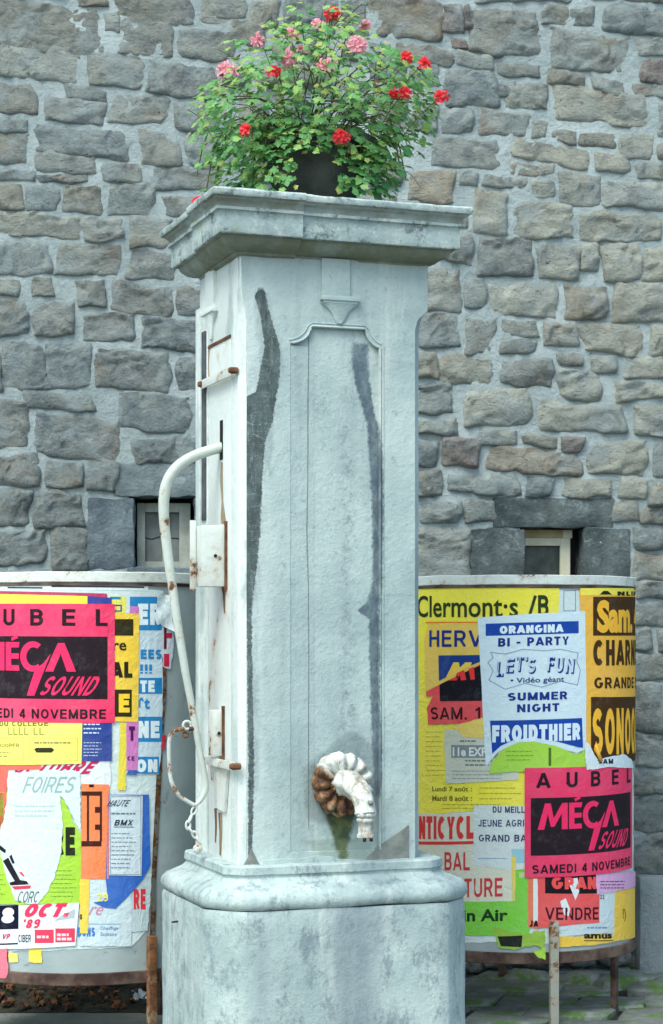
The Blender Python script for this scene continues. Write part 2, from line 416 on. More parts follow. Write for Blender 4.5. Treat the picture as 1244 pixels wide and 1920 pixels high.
wbox('jamb_stone', 166, 933, 250, 1068, M['jamb_blue'])
wbox('jamb_stone', 368, 933, 446, 1068, M['jamb_blue'])
wbox('window_sill', 240, 1065, 392, 1092, M['jamb_blue'], -.02)
wbox('lintel', 926, 934, 1150, 989, M['lintel_dark'])
wbox('jamb_stone', 884, 991, 983, 1096, M['lintel_dark'])
wbox('jamb_stone', 1096, 991, 1182, 1096, M['lintel_dark'])
wbox('jamb_stone', 884, 1100, 983, 1176, M['lintel_dark'])
wbox('jamb_stone', 1096, 1100, 1182, 1176, M['lintel_dark'])
wbox('window_sill', 960, 1172, 1150, 1200, M['lintel_dark'], -.02)

M['frame_old'] = simple_mat('weathered_frame_paint', rgb(.30, .31, .27), rgb(.42, .44, .40), 9, .7)
M['frame_cream'] = simple_mat('cream_frame_paint', rgb(.50, .46, .33), rgb(.62, .58, .46), 7, .6)
M['frame_ochre'] = simple_mat('bare_wood_frame', rgb(.30, .22, .11), rgb(.42, .33, .18), 12, .7)
M['dark'] = simple_mat('unlit_cellar_black', rgb(.02, .02, .02), rgb(.035, .035, .034), 6, .9)  # near-black colour stands in for the unlit cellar and window gaps
n = NT('dusty_glass', 0.35, 0.5); n.color(n.mix(n.ramp(n.noise(14, 6), .4, .7), rgb(.012, .02, .018), rgb(.05, .06, .055))); M['glass_dark'] = n.m
n = NT('grimy_whitewashed_pane', 0.6, 0.3); n.color(n.mix(n.ramp(n.noise(6, 6), .3, .7), rgb(.14, .15, .145), rgb(.24, .26, .26))); M['glass_grey'] = n.m

def lbox(bm, o, fx0, fx1, fz0, fz1, y0, y1, bev=.003):
    """box by fractions of an opening"""
    x0, x1, z0, z1 = o
    box(bm, x0 + (x1 - x0) * fx0, x0 + (x1 - x0) * fx1, y0, y1, z0 + (z1 - z0) * fz0, z0 + (z1 - z0) * fz1, bev)
def cellar_window(o, kind):
    cx, cz = (o[0] + o[1]) / 2, (o[2] + o[3]) / 2
    win = empty('window', (cx, 0.1, o[2]), parent=wall)
    tag(win, 'small square cellar window with a cracked grey pane' if kind == 'old' else 'small cellar window with cream frame and dark glass')
    L = lambda x, y, z: (x, y, z)
    off = Vector((cx, 0.1, o[2]))
    def fin(name, bm, mat):
        bmesh.ops.translate(bm, verts=bm.verts, vec=-off)
        return bmobj(name, bm, mat, win)
    if kind == 'old':
        bm = bmesh.new()
        lbox(bm, o, .06, .19, 0, .93, .10, .15); lbox(bm, o, .74, .92, 0, .93, .10, .15)
        lbox(bm, o, .19, .74, .80, .93, .101, .149); lbox(bm, o, .19, .74, 0, .10, .101, .149)
        fin('frame', bm, M['frame_old'])
        bm = bmesh.new(); lbox(bm, o, .10, .90, .04, .88, .128, .134, 0); fin('pane', bm, M['glass_grey'])
        # the crack across the pane, and a mullion
        bm = bmesh.new()
        pts = [(.19, .44), (.30, .42), (.40, .45), (.50, .475), (.60, .44), (.74, .43)]
        P = [(o[0] + (o[1] - o[0]) * a, .126, o[2] + (o[3] - o[2]) * b) for a, b in pts]
        tube(bm, P, 0.0022, 5); fin('crack', bm, M['dark'])
        bm = bmesh.new(); lbox(bm, o, .47, .56, .10, .80, .108, .127, .002); fin('mullion', bm, M['frame_old'])
    else:
        bm = bmesh.new()
        lbox(bm, o, .0, .70, .90, .985, .07, .13)
        fin('frame_top', bm, M['frame_ochre'])
        bm = bmesh.new()
        lbox(bm, o, .03, .66, .82, .90, .075, .12); lbox(bm, o, .66, .83, 0, .90, .0755, .1195); lbox(bm, o, .70, .86, .90, .985, .072, .128)
        lbox(bm, o, .0, .03, 0, .90, .075, .12)
        fin('frame', bm, M['frame_cream'])
        bm = bmesh.new(); lbox(bm, o, .03, .66, 0, .82, .10, .106, 0); fin('pane', bm, M['glass_dark'])
        bm = bmesh.new(); lbox(bm, o, .86, 1.0, 0, 1.0, .16, .20, 0); fin('gap_shade_strip', bm, M['dark'])  # dark strip painted in for the shade of the right reveal
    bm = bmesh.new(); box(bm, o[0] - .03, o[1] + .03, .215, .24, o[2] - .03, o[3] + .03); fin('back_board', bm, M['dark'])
oL = opening(250, 931, 368, 1065); cellar_window(oL, 'old')
oR = opening(983, 989, 1096, 1172); cellar_window(oR, 'cream')

# mortar face with its own relief, holes at the openings
def mortar_sheet(x0, x1, z0, z1, st):
    nx = int((x1 - x0) / st); nz = int((z1 - z0) / st); vs = []; fs = []
    for j in range(nz + 1):
        for i in range(nx + 1):
            x = x0 + i * st; z = z0 + j * st
            p = Vector((x, 0, z))
            y = noise.noise(p * 9) * .004 + noise.noise(p * 31) * .0022 + noise.noise(p * 2) * .006
            vs.append((x, y, z))
    for j in range(nz):
        for i in range(nx):
            xc = x0 + (i + .5) * st; zc = z0 + (j + .5) * st
            if any(o[0] - .012 < xc < o[1] + .012 and o[2] - .012 < zc < o[3] + .012 for o in openings): continue
            a = j * (nx + 1) + i; fs.append((a, a + 1, a + nx + 2, a + nx + 1))
    return vs, fs
vs, fs = mortar_sheet(-4.2, 4.6, -0.2, 6.2, 0.024)
mesh('mortar', vs, fs, M['mortar'], wall, smooth=True)
bm = bmesh.new(); box(bm, -4.2, 4.6, .26, .6, -.3, 6.2); bmobj('wall_core', bm, M['dark'], wall)

# the rest of the wall's rubble (behind the pump, under the panels and past the frame), joined
def free(b):
    return not any(b[0] < q[1] - .004 and b[1] > q[0] + .004 and b[2] < q[3] - .004 and b[3] > q[2] + .004 for q in boxes)
VS = []; FS = []; cols = []
z = 0.0; seed = 500
M['rubble_joined'] = M['rubble']
while z < 6.1:
    h = random.uniform(.09, .19); x = -4.1
    while x < 4.5:
        wd = random.uniform(.14, .42)
        for _ in range(4):
            b = (x + .006, x + wd - .006, z + .005, z + h - .006)
            if free(b): break
            wd *= .72
        if free(b) and wd > .055:
            seed += 1
            vs, fs = stone_mesh(b[1] - b[0], b[3] - b[2], .014 + .02 * random.random(), seed, 0, res=.03)
            k = len(VS)
            cx, cz = (b[0] + b[1]) / 2, (b[2] + b[3]) / 2
            VS += [(v[0] + cx, v[1] + .002, v[2] + cz) for v in vs]; FS += [tuple(q + k for q in f) for f in fs]
        x += max(wd, .06)
    z += h
o = mesh('rubble', VS, FS, M['rubble'], wall, smooth=True); o['kind'] = 'stuff'; o.color = (.25, .25, .235, 1)

# rendered plinth block at the foot of the wall, right
a = wall_lz(1190, 1700); t_ = wall_lz(1215, 1640)[1]
bm = bmesh.new(); box(bm, a[0], 3.9, -.10, .05, -.05, t_, .02); rough(bm, .006, 6, .06)
bmobj('plinth_block', bm, M['plinth'], wall, (a[0] + .5, 0, 0), autosmooth=50)

# ================================================================== GROUND
def ground_mat():
    n = NT('street_concrete', 0.9, 0.2)
    c = n.mix(n.ramp(n.noise(3, 6), .3, .7), rgb(.13, .14, .13), rgb(.21, .22, .205))
    c = n.mix(n.ramp(n.noise(2.3, 7, .7, vec=n.mapping((1, 1, 1), (4, 4, 0))), .5, .68, 0, .55), c, rgb(.09, .11, .045))
    n.color(c); n.bump(n.noise(50, 5), .004); return n.m
M['ground'] = ground_mat()
g = mesh('ground', [(-300, -200, 0), (300, -200, 0), (300, 900, 0), (-300, 900, 0)], [(0, 1, 2, 3)], M['ground'])
g['kind'] = 'structure'
# irregular mossy paving against the wall on the right
n = NT('mossy_slab', 0.85, 0.25)
c = n.mix(n.ramp(n.noise(4, 6), .3, .7), rgb(.12, .13, .125), rgb(.27, .28, .27))
c = n.mix(n.ramp(n.noise(5, 7, .7, vec=n.mapping((1, 1, 1), (3, 0, 0))), .46, .56, 0, .9), c, rgb(.09, .17, .035))
n.color(c); n.bump(n.noise(25, 7, .7), .008); M['slab'] = n.m
M['soil'] = simple_mat('dark_joint_soil', rgb(.015, .015, .012), rgb(.04, .04, .025), 9, .95, .01)
pav = empty('pavement', (1.3, 8.5, 0)); pav['kind'] = 'structure'
vs = [(-.9, -.75, .004), (3, -.75, .004), (3, .75, .004), (-.9, .75, .004)]
mesh('joint_bed', vs, [(0, 1, 2, 3)], M['soil'], pav)
random.seed(31)
yy = -.72; rowi = 0
while yy < .62:
    hh = random.uniform(.21, .32); x = -.88 + random.random() * .1
    while x < 2.6:
        wd = random.uniform(.26, .50)
        bm = bmesh.new()
        cs = [(x + .012, yy + .012), (x + wd - .012, yy + .012), (x + wd - .012, yy + hh - .012), (x + .012, yy + hh - .012)]
        sk = .38 * 1
        cs = [(a + (b) * sk + random.uniform(-.045, .045), b + random.uniform(-.035, .035) - .1 * (a - x)) for a, b in cs]
        zt = random.uniform(.016, .04)
        # softened outline
        out = []
        for q in range(4):
            p, nx_ = Vector(cs[q]), Vector(cs[(q + 1) % 4]); pr = Vector(cs[q - 1])
            out += [p.lerp(pr, .16), p.lerp(pr, .03).lerp(nx_, .03), p.lerp(nx_, .16)]
        lo_ = [bm.verts.new((p.x, p.y, .0)) for p in out]
        hi_ = [bm.verts.new((p.x, p.y, zt - .008)) for p in out]
        ctr = sum((p for p in out), Vector((0, 0))) / len(out)
        tp = [bm.verts.new((ctr.x + (p.x - ctr.x) * .9, ctr.y + (p.y - ctr.y) * .9, zt + random.uniform(-.003, .003))) for p in out]
        m_ = len(out)
        for q in range(m_):
            bm.faces.new((lo_[q], lo_[(q + 1) % m_], hi_[(q + 1) % m_], hi_[q])); bm.faces.new((hi_[q], hi_[(q + 1) % m_], tp[(q + 1) % m_], tp[q]))
        bm.faces.new(tp)
        bmobj('paving_stone', bm, M['slab'], pav, (ctr.x, ctr.y, 0), autosmooth=50)
        x += wd
    yy += hh
# sloping footing of rough slabs at the wall base (right, behind the legs)
random.seed(5)
for (x0, y0, x1, y1) in ((868, 1790, 948, 1822), (952, 1786, 1030, 1816), (1034, 1784, 1112, 1818), (880, 1822, 980, 1846), (985, 1818, 1090, 1842), (1094, 1816, 1186, 1840)):
    pass

# ================================================================== STONE PUMP
TH = R(19.2); pc, ps_ = math.cos(TH), math.sin(TH)
PC = Vector((-0.0716, 6.9582, 0)); A = 0.3439; B = 0.2596
pump = empty('stone_pump', PC, TH)
tag(pump, 'tall weathered pale stone village pump with moulded cornice, iron handle and shell spout', 'water pump')
def w2l(p):
    d = Vector(p) - PC; return Vector((d.x * pc + d.y * ps_, -d.x * ps_ + d.y * pc, d.z))
def l2w(p):
    return PC + Vector((p[0] * pc - p[1] * ps_, p[0] * ps_ + p[1] * pc, p[2]))
def hit(px, py, axis, val):
    """pixel -> point on the pump's plane axis=val, in the pump's own frame"""
    o = w2l((0, 0, EYE)); d = ray(px, py); dl = Vector((d.x * pc + d.y * ps_, -d.x * ps_ + d.y * pc, d.z))
    t = (val - o[axis]) / dl[axis]
    return o + dl * t
def fr(px, py, off=0.0): return hit(px, py, 1, -B - off)
def lf(px, py, off=0.0): return hit(px, py, 0, -A - off)

Z_TOP = 3.08
def zc(py, o=0.0, px=430):  # height of a pixel row at the front-left corner pushed out by o
    c = l2w((-A - o, -B - o, 0)); return EYE + (HY - py) * c.y / F
def plan(o, ch, chr_=None):
    a, b = A + o, B + o
    if ch < 1e-4: return [(-a, -b), (a, -b), (a, b), (-a, b)]
    cr = ch if chr_ is None else chr_
    return [(-a + ch, -b), (a - cr, -b), (a, -b + cr), (a, b - ch), (a - ch, b), (-a + ch, b), (-a, b - ch), (-a, -b + ch)]
def stack(bm, rings, cap=True):
    vr = [[bm.verts.new((x, y, z)) for (x, y) in pl] for pl, z in rings]
    n_ = len(vr[0])
    for i in range(len(vr) - 1):
        for k in range(n_):
            bm.faces.new((vr[i][k], vr[i][(k + 1) % n_], vr[i + 1][(k + 1) % n_], vr[i + 1][k]))
    if cap: bm.faces.new(vr[0][::-1]); bm.faces.new(vr[-1])

# ---- pump stone material
Z0, Z1 = 0.0, 3.2
def px_band(n, rows, soft=0.006, wob=0.012, nscale=24):
    """mask of a vertical streak; rows are (py, left px, right px) on the front face"""
    L = []; Rr = []
    for (py, l, r) in rows:
        a = fr(l, py); b = fr(r, py); L.append((a.z, a.x)); Rr.append((b.z, b.x))
    X = n.xyz(); x, z = X[0], X[2]
    wv = n.math('MULTIPLY', n.math('SUBTRACT', n.noise(nscale, 5, .7), .5), wob * 2)
    xx = n.math('ADD', x, wv)
    zt = max(p[0] for p in L); zb = min(p[0] for p in L)
    l = n.curve(z, L, zb, zt); r = n.curve(z, Rr, zb, zt)
    m = n.math('MULTIPLY', n.ramp(n.math('SUBTRACT', xx, l), -soft, soft), n.ramp(n.math('SUBTRACT', r, xx), -soft, soft))
    m = n.math('MULTIPLY', m, n.math('MULTIPLY', n.ramp(n.math('SUBTRACT', zt, z), -.004, .012), n.ramp(n.math('SUBTRACT', z, zb), -.004, .02)))
    # only the front
    return n.math('MULTIPLY', m, n.ramp(n.math('MULTIPLY', X[1], -1.0), B - .035, B - .03))

def pump_stone(name, mode):
    n = NT(name, 0.85, 0.22)
    X = n.xyz()
    big = n.noise(2.5, 6, .6)
    c = n.mix(n.ramp(big, .3, .7), rgb(.31, .385, .385), rgb(.48, .555, .54))
    vst = n.noise(9, 7, .65, vec=n.mapping((1, 1, .09)))
    c = n.mix(n.ramp(vst, .50, .72, 0, .55), c, rgb(.27, .32, .34))
    c = n.mix(n.ramp(n.noise(7, 6, .65, vec=n.mapping((1, 1, .12), (3, 7, 0))), .54, .7, 0, .6), c, rgb(.60, .63, .60))
    c = n.mix(n.ramp(n.noise(30, 6, .75), .56, .68, 0, .5), c, rgb(.22, .255, .26))
    c = n.mix(n.ramp(n.noise(90, 4, .7), .62, .72, 0, .5), c, rgb(.16, .18, .17))
    h = None
    if mode == 'shaft':
        # pale limewash patches towards the left arris
        c = n.mix(n.math('MULTIPLY', n.ramp(n.math('MULTIPLY', X[0], -1), .16, A - .02), n.ramp(n.noise(5, 6, .6, vec=n.mapping((1, 1, .3))), .38, .55, .1, .8)), c, rgb(.60, .66, .64))
        left = px_band(n, [(538, 484, 494), (556, 478, 499), (600, 490, 510), (650, 496, 525), (700, 487, 525), (735, 480, 520), (744, 461, 518), (790, 458, 512), (830, 456, 497), (900, 455, 492), (1000, 457, 488), (1080, 459, 480), (1140, 462, 472), (1300, 464, 474), (1440, 466, 477), (1600, 465, 473), (1612, 465, 467)], .0025, .011, 85)
        lc = n.mix(n.ramp(n.noise(22, 7, .8, vec=n.mapping((1, 1, .45))), .38, .68), rgb(.05, .065, .065), rgb(.13, .165, .165))
        ck_ = n.math('ABSOLUTE', n.math('SUBTRACT', n.noise(4, 3, .5, vec=n.mapping((2.2, 2.2, 11)), dist=.8), .5))
        lc = n.mix(n.ramp(ck_, .0, .010, .55, 0), lc, rgb(.34, .40, .40))
        brk = n.ramp(n.noise(34, 7, .85, vec=n.mapping((1, 1, .22))), .34, .48, .62, 1)
        halo = px_band(n, [(545, 474, 504), (650, 482, 532), (740, 457, 530), (830, 455, 512), (1000, 455, 500), (1140, 458, 484), (1440, 462, 486), (1612, 463, 480)], .012, .020, 20)
        c = n.mix(n.math('MULTIPLY', halo, n.ramp(n.noise(18, 7, .8, vec=n.mapping((1, 1, .3))), .42, .62, .05, .55)), c, rgb(.22, .27, .28))
        c = n.mix(n.math('MULTIPLY', n.math('MULTIPLY', left, .96), brk), c, lc)
        right = px_band(n, [(640, 664, 693), (680, 662, 693), (720, 668, 696), (770, 684, 705), (800, 692, 712), (850, 694, 718), (950, 700, 720), (1050, 702, 718), (1100, 700, 717), (1130, 690, 714), (1145, 672, 712), (1160, 694, 713), (1300, 697, 713), (1400, 700, 716), (1475, 704, 715), (1500, 708, 712)], .006, .014, 70)
        c = n.mix(n.math('MULTIPLY', right, n.ramp(n.noise(20, 6, .7, vec=n.mapping((1, 1, .5))), .25, .6, .5, .97)), c, rgb(.085, .12, .15))
        # mottled damp strip between the crack and the panel edge
        mot = px_band(n, [(620, 652, 668), (700, 646, 668), (900, 642, 668), (1100, 646, 664), (1300, 640, 672), (1500, 630, 690), (1560, 620, 690)], .02, .02, 18)
        c = n.mix(n.math('MULTIPLY', mot, n.ramp(n.noise(26, 7, .8), .46, .62, 0, .7)), c, rgb(.20, .25, .27))
        # crack lines
        ck = px_band(n, [(618, 580, 582.5), (760, 578, 580.5), (900, 578, 580), (1000, 576, 578.5), (1100, 579, 581), (1250, 580, 582), (1450, 579, 581.5), (1560, 580, 582)], .0015, .003, 30)
        c = n.mix(n.math('MULTIPLY', ck, .8), c, rgb(.13, .15, .16))
        dk = px_band(n, [(1112, 693, 720), (1116, 693, 772), (1120, 740, 800)], .001, .004, 60)
        c = n.mix(n.math('MULTIPLY', dk, .5), c, rgb(.13, .15, .15))
        # darker halo round the shell and green run below it
        gr = px_band(n, [(1370, 652, 664), (1395, 630, 700), (1440, 575, 716), (1480, 572, 716), (1530, 578, 700), (1550, 600, 690)], .02, .02, 30)
        c = n.mix(n.math('MULTIPLY', gr, .45), c, rgb(.12, .15, .16))
        al = px_band(n, [(1520, 608, 672), (1545, 618, 664), (1575, 628, 658), (1600, 634, 652), (1618, 638, 650)], .010, .016, 40)
        c = n.mix(n.math('MULTIPLY', al, .92), c, n.mix(n.ramp(n.noise(22, 5), .4, .65), rgb(.035, .055, .02), rgb(.12, .13, .035)))
        al2 = px_band(n, [(1575, 560, 700), (1600, 600, 700), (1622, 560, 720)], .03, .03, 20)
        c = n.mix(n.math('MULTIPLY', al2, .35), c, rgb(.12, .16, .10))
        h = n.math('SUBTRACT', 0.0, n.math('MULTIPLY', ck, 1.0))
        # blotchy olive tone towards the shaft top
        c = n.mix(n.math('MULTIPLY', n.ramp(X[2], 2.84, 2.93), n.ramp(n.noise(10, 6, .7), .4, .65, .1, .7)), c, rgb(.24, .25, .20))
    if mode == 'white':
        c = n.mix(n.ramp(n.noise(6, 7, .7, vec=n.mapping((1, 1, .35))), .60, .48, .2, .9), c, rgb(.68, .72, .69))
        c = n.mix(n.ramp(n.noise(14, 7, .75), .64, .72, 0, .5), c, rgb(.40, .34, .25))
    if mode == 'cornice':
        c = n.mix(n.ramp(n.noise(20, 8, .8), .52, .62, 0, .7), c, rgb(.60, .64, .60))
        c = n.mix(n.ramp(n.noise(13, 7, .75, vec=n.mapping((1, 1, 1), (9, 2, 5))), .54, .64, 0, .8), c, rgb(.11, .135, .13))
        c = n.mix(n.ramp(n.noise(5, 7, .7, vec=n.mapping((1, 1, 1), (2, 2, 9))), .52, .66, 0, .6), c, rgb(.33, .34, .22))
        # brown-green grime settled in the mouldings
        c = n.mix(n.math('MULTIPLY', n.ramp(X[2], 2.995, 2.975), n.ramp(n.noise(8, 6, .7), .3, .6, .25, .6)), c, rgb(.25, .24, .17)) if False else c
    if mode == 'cornice':
        c = n.mix(n.math('MULTIPLY', n.ramp(n.noise(55, 6, .8), .48, .58), n.ramp(n.noise(6, 4, .6, vec=n.mapping((1, 1, 1), (1.3, 4, 2))), .50, .60, 0, .85)), c, rgb(.10, .125, .13))
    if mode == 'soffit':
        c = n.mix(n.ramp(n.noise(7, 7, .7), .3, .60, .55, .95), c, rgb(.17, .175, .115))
    if mode == 'groove':
        c = n.mix(n.ramp(n.noise(9, 7, .7), .32, .62, .25, .85), c, rgb(.22, .22, .17))
    if mode == 'base':
        c = n.mix(n.ramp(n.noise(11, 8, .8), .54, .66, 0, .5), c, rgb(.58, .63, .60))
        c = n.mix(n.ramp(n.noise(16, 8, .8, vec=n.mapping((1, 1, .6), (3, 3, 9))), .49, .62, 0, .75), c, rgb(.19, .235, .26))
        blk = px_band(n, [(1690, 600, 690), (1780, 610, 680), (1930, 600, 700)], .05, .04, 8)
        c = n.mix(n.math('MULTIPLY', blk, .6), c, rgb(.22, .26, .29))
    n.color(c)
    n.bump(n.noise(60, 6, .7), .003)
    n.bump(n.noise(12, 7, .7), .006)
    return n.m
M['shaft'] = pump_stone('pump_limestone', 'shaft')
M['shaft_white'] = pump_stone('limewashed_limestone', 'white')
M['cornice'] = pump_stone('lichened_limestone', 'cornice')
M['base'] = pump_stone('plinth_limestone', 'base')
M['soffit'] = pump_stone('grimy_soffit_stone', 'soffit')
M['groove'] = pump_stone('stained_moulding_stone', 'groove')

zs_bot = zc(1622); zs_top = zc(478, .01)
zch = zc(600)
REC = 0.012   # depth of the front panel
# shaft core: chamfered below, square at the head; front and left faces sit REC behind the dressed skin
bm = bmesh.new()
CH = 0.024; CR = 0.048
def core_ring(o, k, z):
    return plan(o, CH if k > .02 else .012, max(CR * k, .002)), z
stack(bm, [core_ring(-REC, 1, zs_bot - .01), core_ring(-REC, 1, zch), core_ring(-REC, .5, zch + .04), core_ring(-REC, .03, zch + .065), core_ring(-REC, .03, zs_top + .02)])
rough(bm, .0012, 9, .05)
bmobj('shaft_core', bm, [M['shaft'], M['shaft_white']], pump, autosmooth=30)

def curve_plate(outline, holes, depth, bev=0.0012):
    """2D outline (x,z) with holes -> bmesh of a plate, face in the XZ plane, front at y=0 going to y=depth"""
    cu = bpy.data.curves.new('tmp', 'CURVE'); cu.dimensions = '2D'; cu.fill_mode = 'BOTH'
    cu.extrude = depth / 2; cu.bevel_depth = bev; cu.offset = -bev
    for ring in [outline] + holes:
        s = cu.splines.new('POLY'); s.points.add(len(ring) - 1); s.use_cyclic_u = True
        for i, p in enumerate(ring): s.points[i].co = (p[0], p[1], 0, 1)
    ob = bpy.data.objects.new('tmp', cu); C.objects.link(ob)
    dg = bpy.context.evaluated_depsgraph_get(); dg.update()
    me = bpy.data.meshes.new_from_object(ob.evaluated_get(dg))
    bpy.data.objects.remove(ob); bpy.data.curves.remove(cu)
    b = bmesh.new(); b.from_mesh(me); bpy.data.meshes.remove(me)
    for v in b.verts:
        x, y, z = v.co; v.co = (x, depth / 2 - z, y)
    return b
def arc(cx, cz, r, a0, a1, n_=8):
    return [(cx + r * math.cos(R(a0 + (a1 - a0) * k / n_)), cz + r * math.sin(R(a0 + (a1 - a0) * k / n_))) for k in range(n_ + 1)]

# front panel outline
pl = fr(545, 650).x; pr = fr(713, 660).x; ptl = fr(586, 614).x; ptr = fr(684, 614).x
pzt = fr(640, 614).z; pzs = fr(718, 652).z; pzb = zs_bot + .035
rr = ptl - pl; rr2 = pr - ptr; hz = pzt - pzs
def shoulder(cx, cz, rx, rz, a0, a1):
    return [(cx + rx * math.cos(R(a0 + (a1 - a0) * k / 10)), cz + rz * math.sin(R(a0 + (a1 - a0) * k / 10))) for k in range(11)]
panel = [(pl, pzb), (pr, pzb)] + [(pr, pzs - .002)] + shoulder(pr + .006, pzt, rr2, hz, 262, 184)[:] + [(ptr, pzt)] + [(ptl, pzt)] + shoulder(pl - .006, pzt, rr, hz, -4, -82) + [(pl, pzs - .002)]
a_ = A - .0015
ch2 = CR * 0.98; c1 = CH * .98
outl = [(-a_ + c1, zs_bot - .01), (a_ - ch2, zs_bot - .01), (a_ - ch2, zch)] + [(a_ - ch2 + ch2 * t, zch + .012 + .055 * t ** .6) for t in (.2, .4, .6, .8, 1)] + [(a_, zs_top + .02), (-a_ + .004, zs_top + .02), (-a_ + .004, zch + .10), (-a_ + c1, zch)]
bm = curve_plate(outl, [panel], REC)
bmesh.ops.translate(bm, verts=bm.verts, vec=(0, -B, 0))
# filler wedge added so the panel's left edge draws no shade line
w_ = [(pl - .002, -B + .0004), (pl + .09, -B + REC - .0005), (pl - .002, -B + REC + .004)]
wl_ = [bm.verts.new((x, y, pzb - .002)) for x, y in w_]; wh_ = [bm.verts.new((x, y, pzs - .008)) for x, y in w_]
for k in range(3): bm.faces.new((wl_[k], wl_[(k + 1) % 3], wh_[(k + 1) % 3], wh_[k]))
bm.faces.new(wl_[::-1]); bm.faces.new(wh_)
rough(bm, .0008, 7, .06)
bmobj('front_face', bm, M['shaft'], pump, autosmooth=30)
# bead round the front panel
bm = bmesh.new()
pp = [Vector((x, -B - .001, z)) for x, z in panel[1:]] 
pp = pp[:-1]
tube(bm, pp, .0055, 6); tube(bm, [Vector((p.x + (0.011 if p.x > 0 else -.011) * (1 if p.z < pzt - .005 else 0), p.y, p.z + (.011 if p.z > pzs else 0))) for p in pp], .0035, 6)
bmobj('panel_moulding', bm, M['shaft'], pump, autosmooth=60)

# pilaster strip with little capital and drop above the panel (front)
bm = bmesh.new()
x0, x1 = fr(602, 520).x, fr(655, 520).x; zt_, zb_ = zs_top + .01, fr(628, 556).z
box(bm, x0, x1, -B - .012, -B + .005, zb_, zt_, .003)
x0b, x1b = fr(600, 560).x, fr(672, 560).x
box(bm, x0b, x1b, -B - .024, -B + .005, fr(630, 565).z, fr(630, 556).z, .003)
box(bm, x0b + .008, x1b - .008, -B - .019, -B + .005, fr(630, 570).z, fr(630, 564).z, .002)
cx_ = (x0b + x1b) / 2; w0 = (x1b - x0b) / 2 - .012; zz0 = fr(630, 570).z; zz1 = fr(630, 607).z
rg = []
for k in range(11):
    t = k / 10; ww = w0 * (1 - t) ** 1.0 * (1 - .35 * math.sin(t * math.pi)) + .010
    dd = .018 * (1 - t * .4)
    z_ = zz0 + (zz1 - zz0) * t
    rg.append(([(cx_ - ww, -B + .004), (cx_ - ww, -B - dd * .6), (cx_ - ww * .6, -B - dd), (cx_ + ww * .6, -B - dd), (cx_ + ww, -B - dd * .6), (cx_ + ww, -B + .004)], z_))
stack(bm, rg)
bmobj('capital', bm, M['shaft'], pump, autosmooth=35)
# the same on the left side
bm = bmesh.new()
ym = lf(398, 560).y
lx = -A
box(bm, lx - .012, lx + .01, ym - .055, ym + .055, lf(400, 578).z, zs_top + .01, .003)
box(bm, lx - .024, lx + .01, ym - .075, ym + .075, lf(400, 588).z, lf(400, 578).z, .003)
rg = []
for k in range(9):
    t = k / 8; ww = .06 * (1 - t) * (1 - .35 * math.sin(t * math.pi)) + .010; dd = .018 * (1 - t * .4)
    rg.append(([(lx + .004, ym - ww), (lx - dd * .6, ym - ww), (lx - dd, ym - ww * .6), (lx - dd, ym + ww * .6), (lx - dd * .6, ym + ww), (lx + .004, ym + ww)], lf(400, 588).z - .09 * t))
stack(bm, rg)
bmobj('capital', bm, M['shaft_white'], pump, autosmooth=35)

# left side: limewashed stone border round the iron door
def lplate(y0, y1, z0, z1, x0, x1, bev=.003, bm=None):
    b = bm or bmesh.new(); box(b, x0, x1, y0, y1, z0, z1, bev); return b
yd0, yd1 = lf(433, 1000).y, lf(389, 1000).y      # door edges: near and far
zd1 = lf(410, 640).z; zd0 = lf(405, 1606).z
bm = bmesh.new()
box(bm, -A + .001, -A + REC + .02, -B + CH, yd0, zs_bot - .01, zs_top + .02, .002)
box(bm, -A + .001, -A + REC + .02, yd1, B - .002, zs_bot - .01, zs_top + .02, .002)
box(bm, -A + .001, -A + REC + .02, yd0, yd1, zd1, zs_top + .02, .002)
bmobj('side_face', bm, M['shaft_white'], pump, autosmooth=30)
# limewashed corner chamfer
bm = bmesh.new()
a2, b2 = A, B
def chr4(c, z): return ([(-a2 + c, -b2 + .0003), (-a2 + c - .001, -b2 + .02), (-a2 + .02, -b2 + c), (-a2 + .0003, -b2 + c)], z)
stack(bm, [chr4(CH, zs_bot - .01), chr4(CH, zch), chr4(.006, zch + .10), chr4(.006, zs_top + .02)])
rough(bm, .0008, 9, .05)
bmobj('corner_chamfer', bm, M['shaft_white'], pump, autosmooth=35)
# projecting strip down the far edge of the side face
bm = bmesh.new(); zt2 = lf(380, 640).z
box(bm, -A - .012, -A + .01, B - .05, B + .01, zs_bot, zt2 + .12, .003); bmobj('edge_strip', bm, M['shaft_white'], pump, autosmooth=30)

# ---- cornice
def cplan(o, j=0.0):
    a, b = A + o, B + o - .0
    bb = B + o - .022      # a little shallower at the back
    xj = fr(552, 420).x; yj = lf(372, 450).y
    yj = -b + .34
    jj = .013
    return [(-a, -b), (xj, -b), (xj + .001, -b + jj), (a - jj, -b + jj), (a - jj, bb), (-a + jj, bb), (-a + jj, yj), (-a, yj)]
prof = [(0.004, 2.886), (.014, 2.890), (.016, 2.899), (.034, 2.901), (.052, 2.909), (.070, 2.922), (.078, 2.938), (.090, 2.940), (.097, 2.942), (.099, 2.946), (.100, 3.012), (.102, 3.015), (.111, 3.017), (.113, 3.026), (.104, 3.029), (.103, 3.036), (.107, 3.046), (.117, 3.052), (.119, 3.058), (.131, 3.060), (.134, 3.066), (.134, 3.078), (.128, 3.084), (.02, 3.092)]
def jp(o):
    return cplan(o)
bm = bmesh.new()
stack(bm, [(jp(o), z) for o, z in prof])
rough(bm, .0030, 15, .024, seed=4)
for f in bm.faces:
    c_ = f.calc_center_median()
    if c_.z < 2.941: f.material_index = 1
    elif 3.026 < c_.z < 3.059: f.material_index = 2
bmobj('cornice', bm, [M['cornice'], M['soffit'], M['groove']], pump, autosmooth=38)

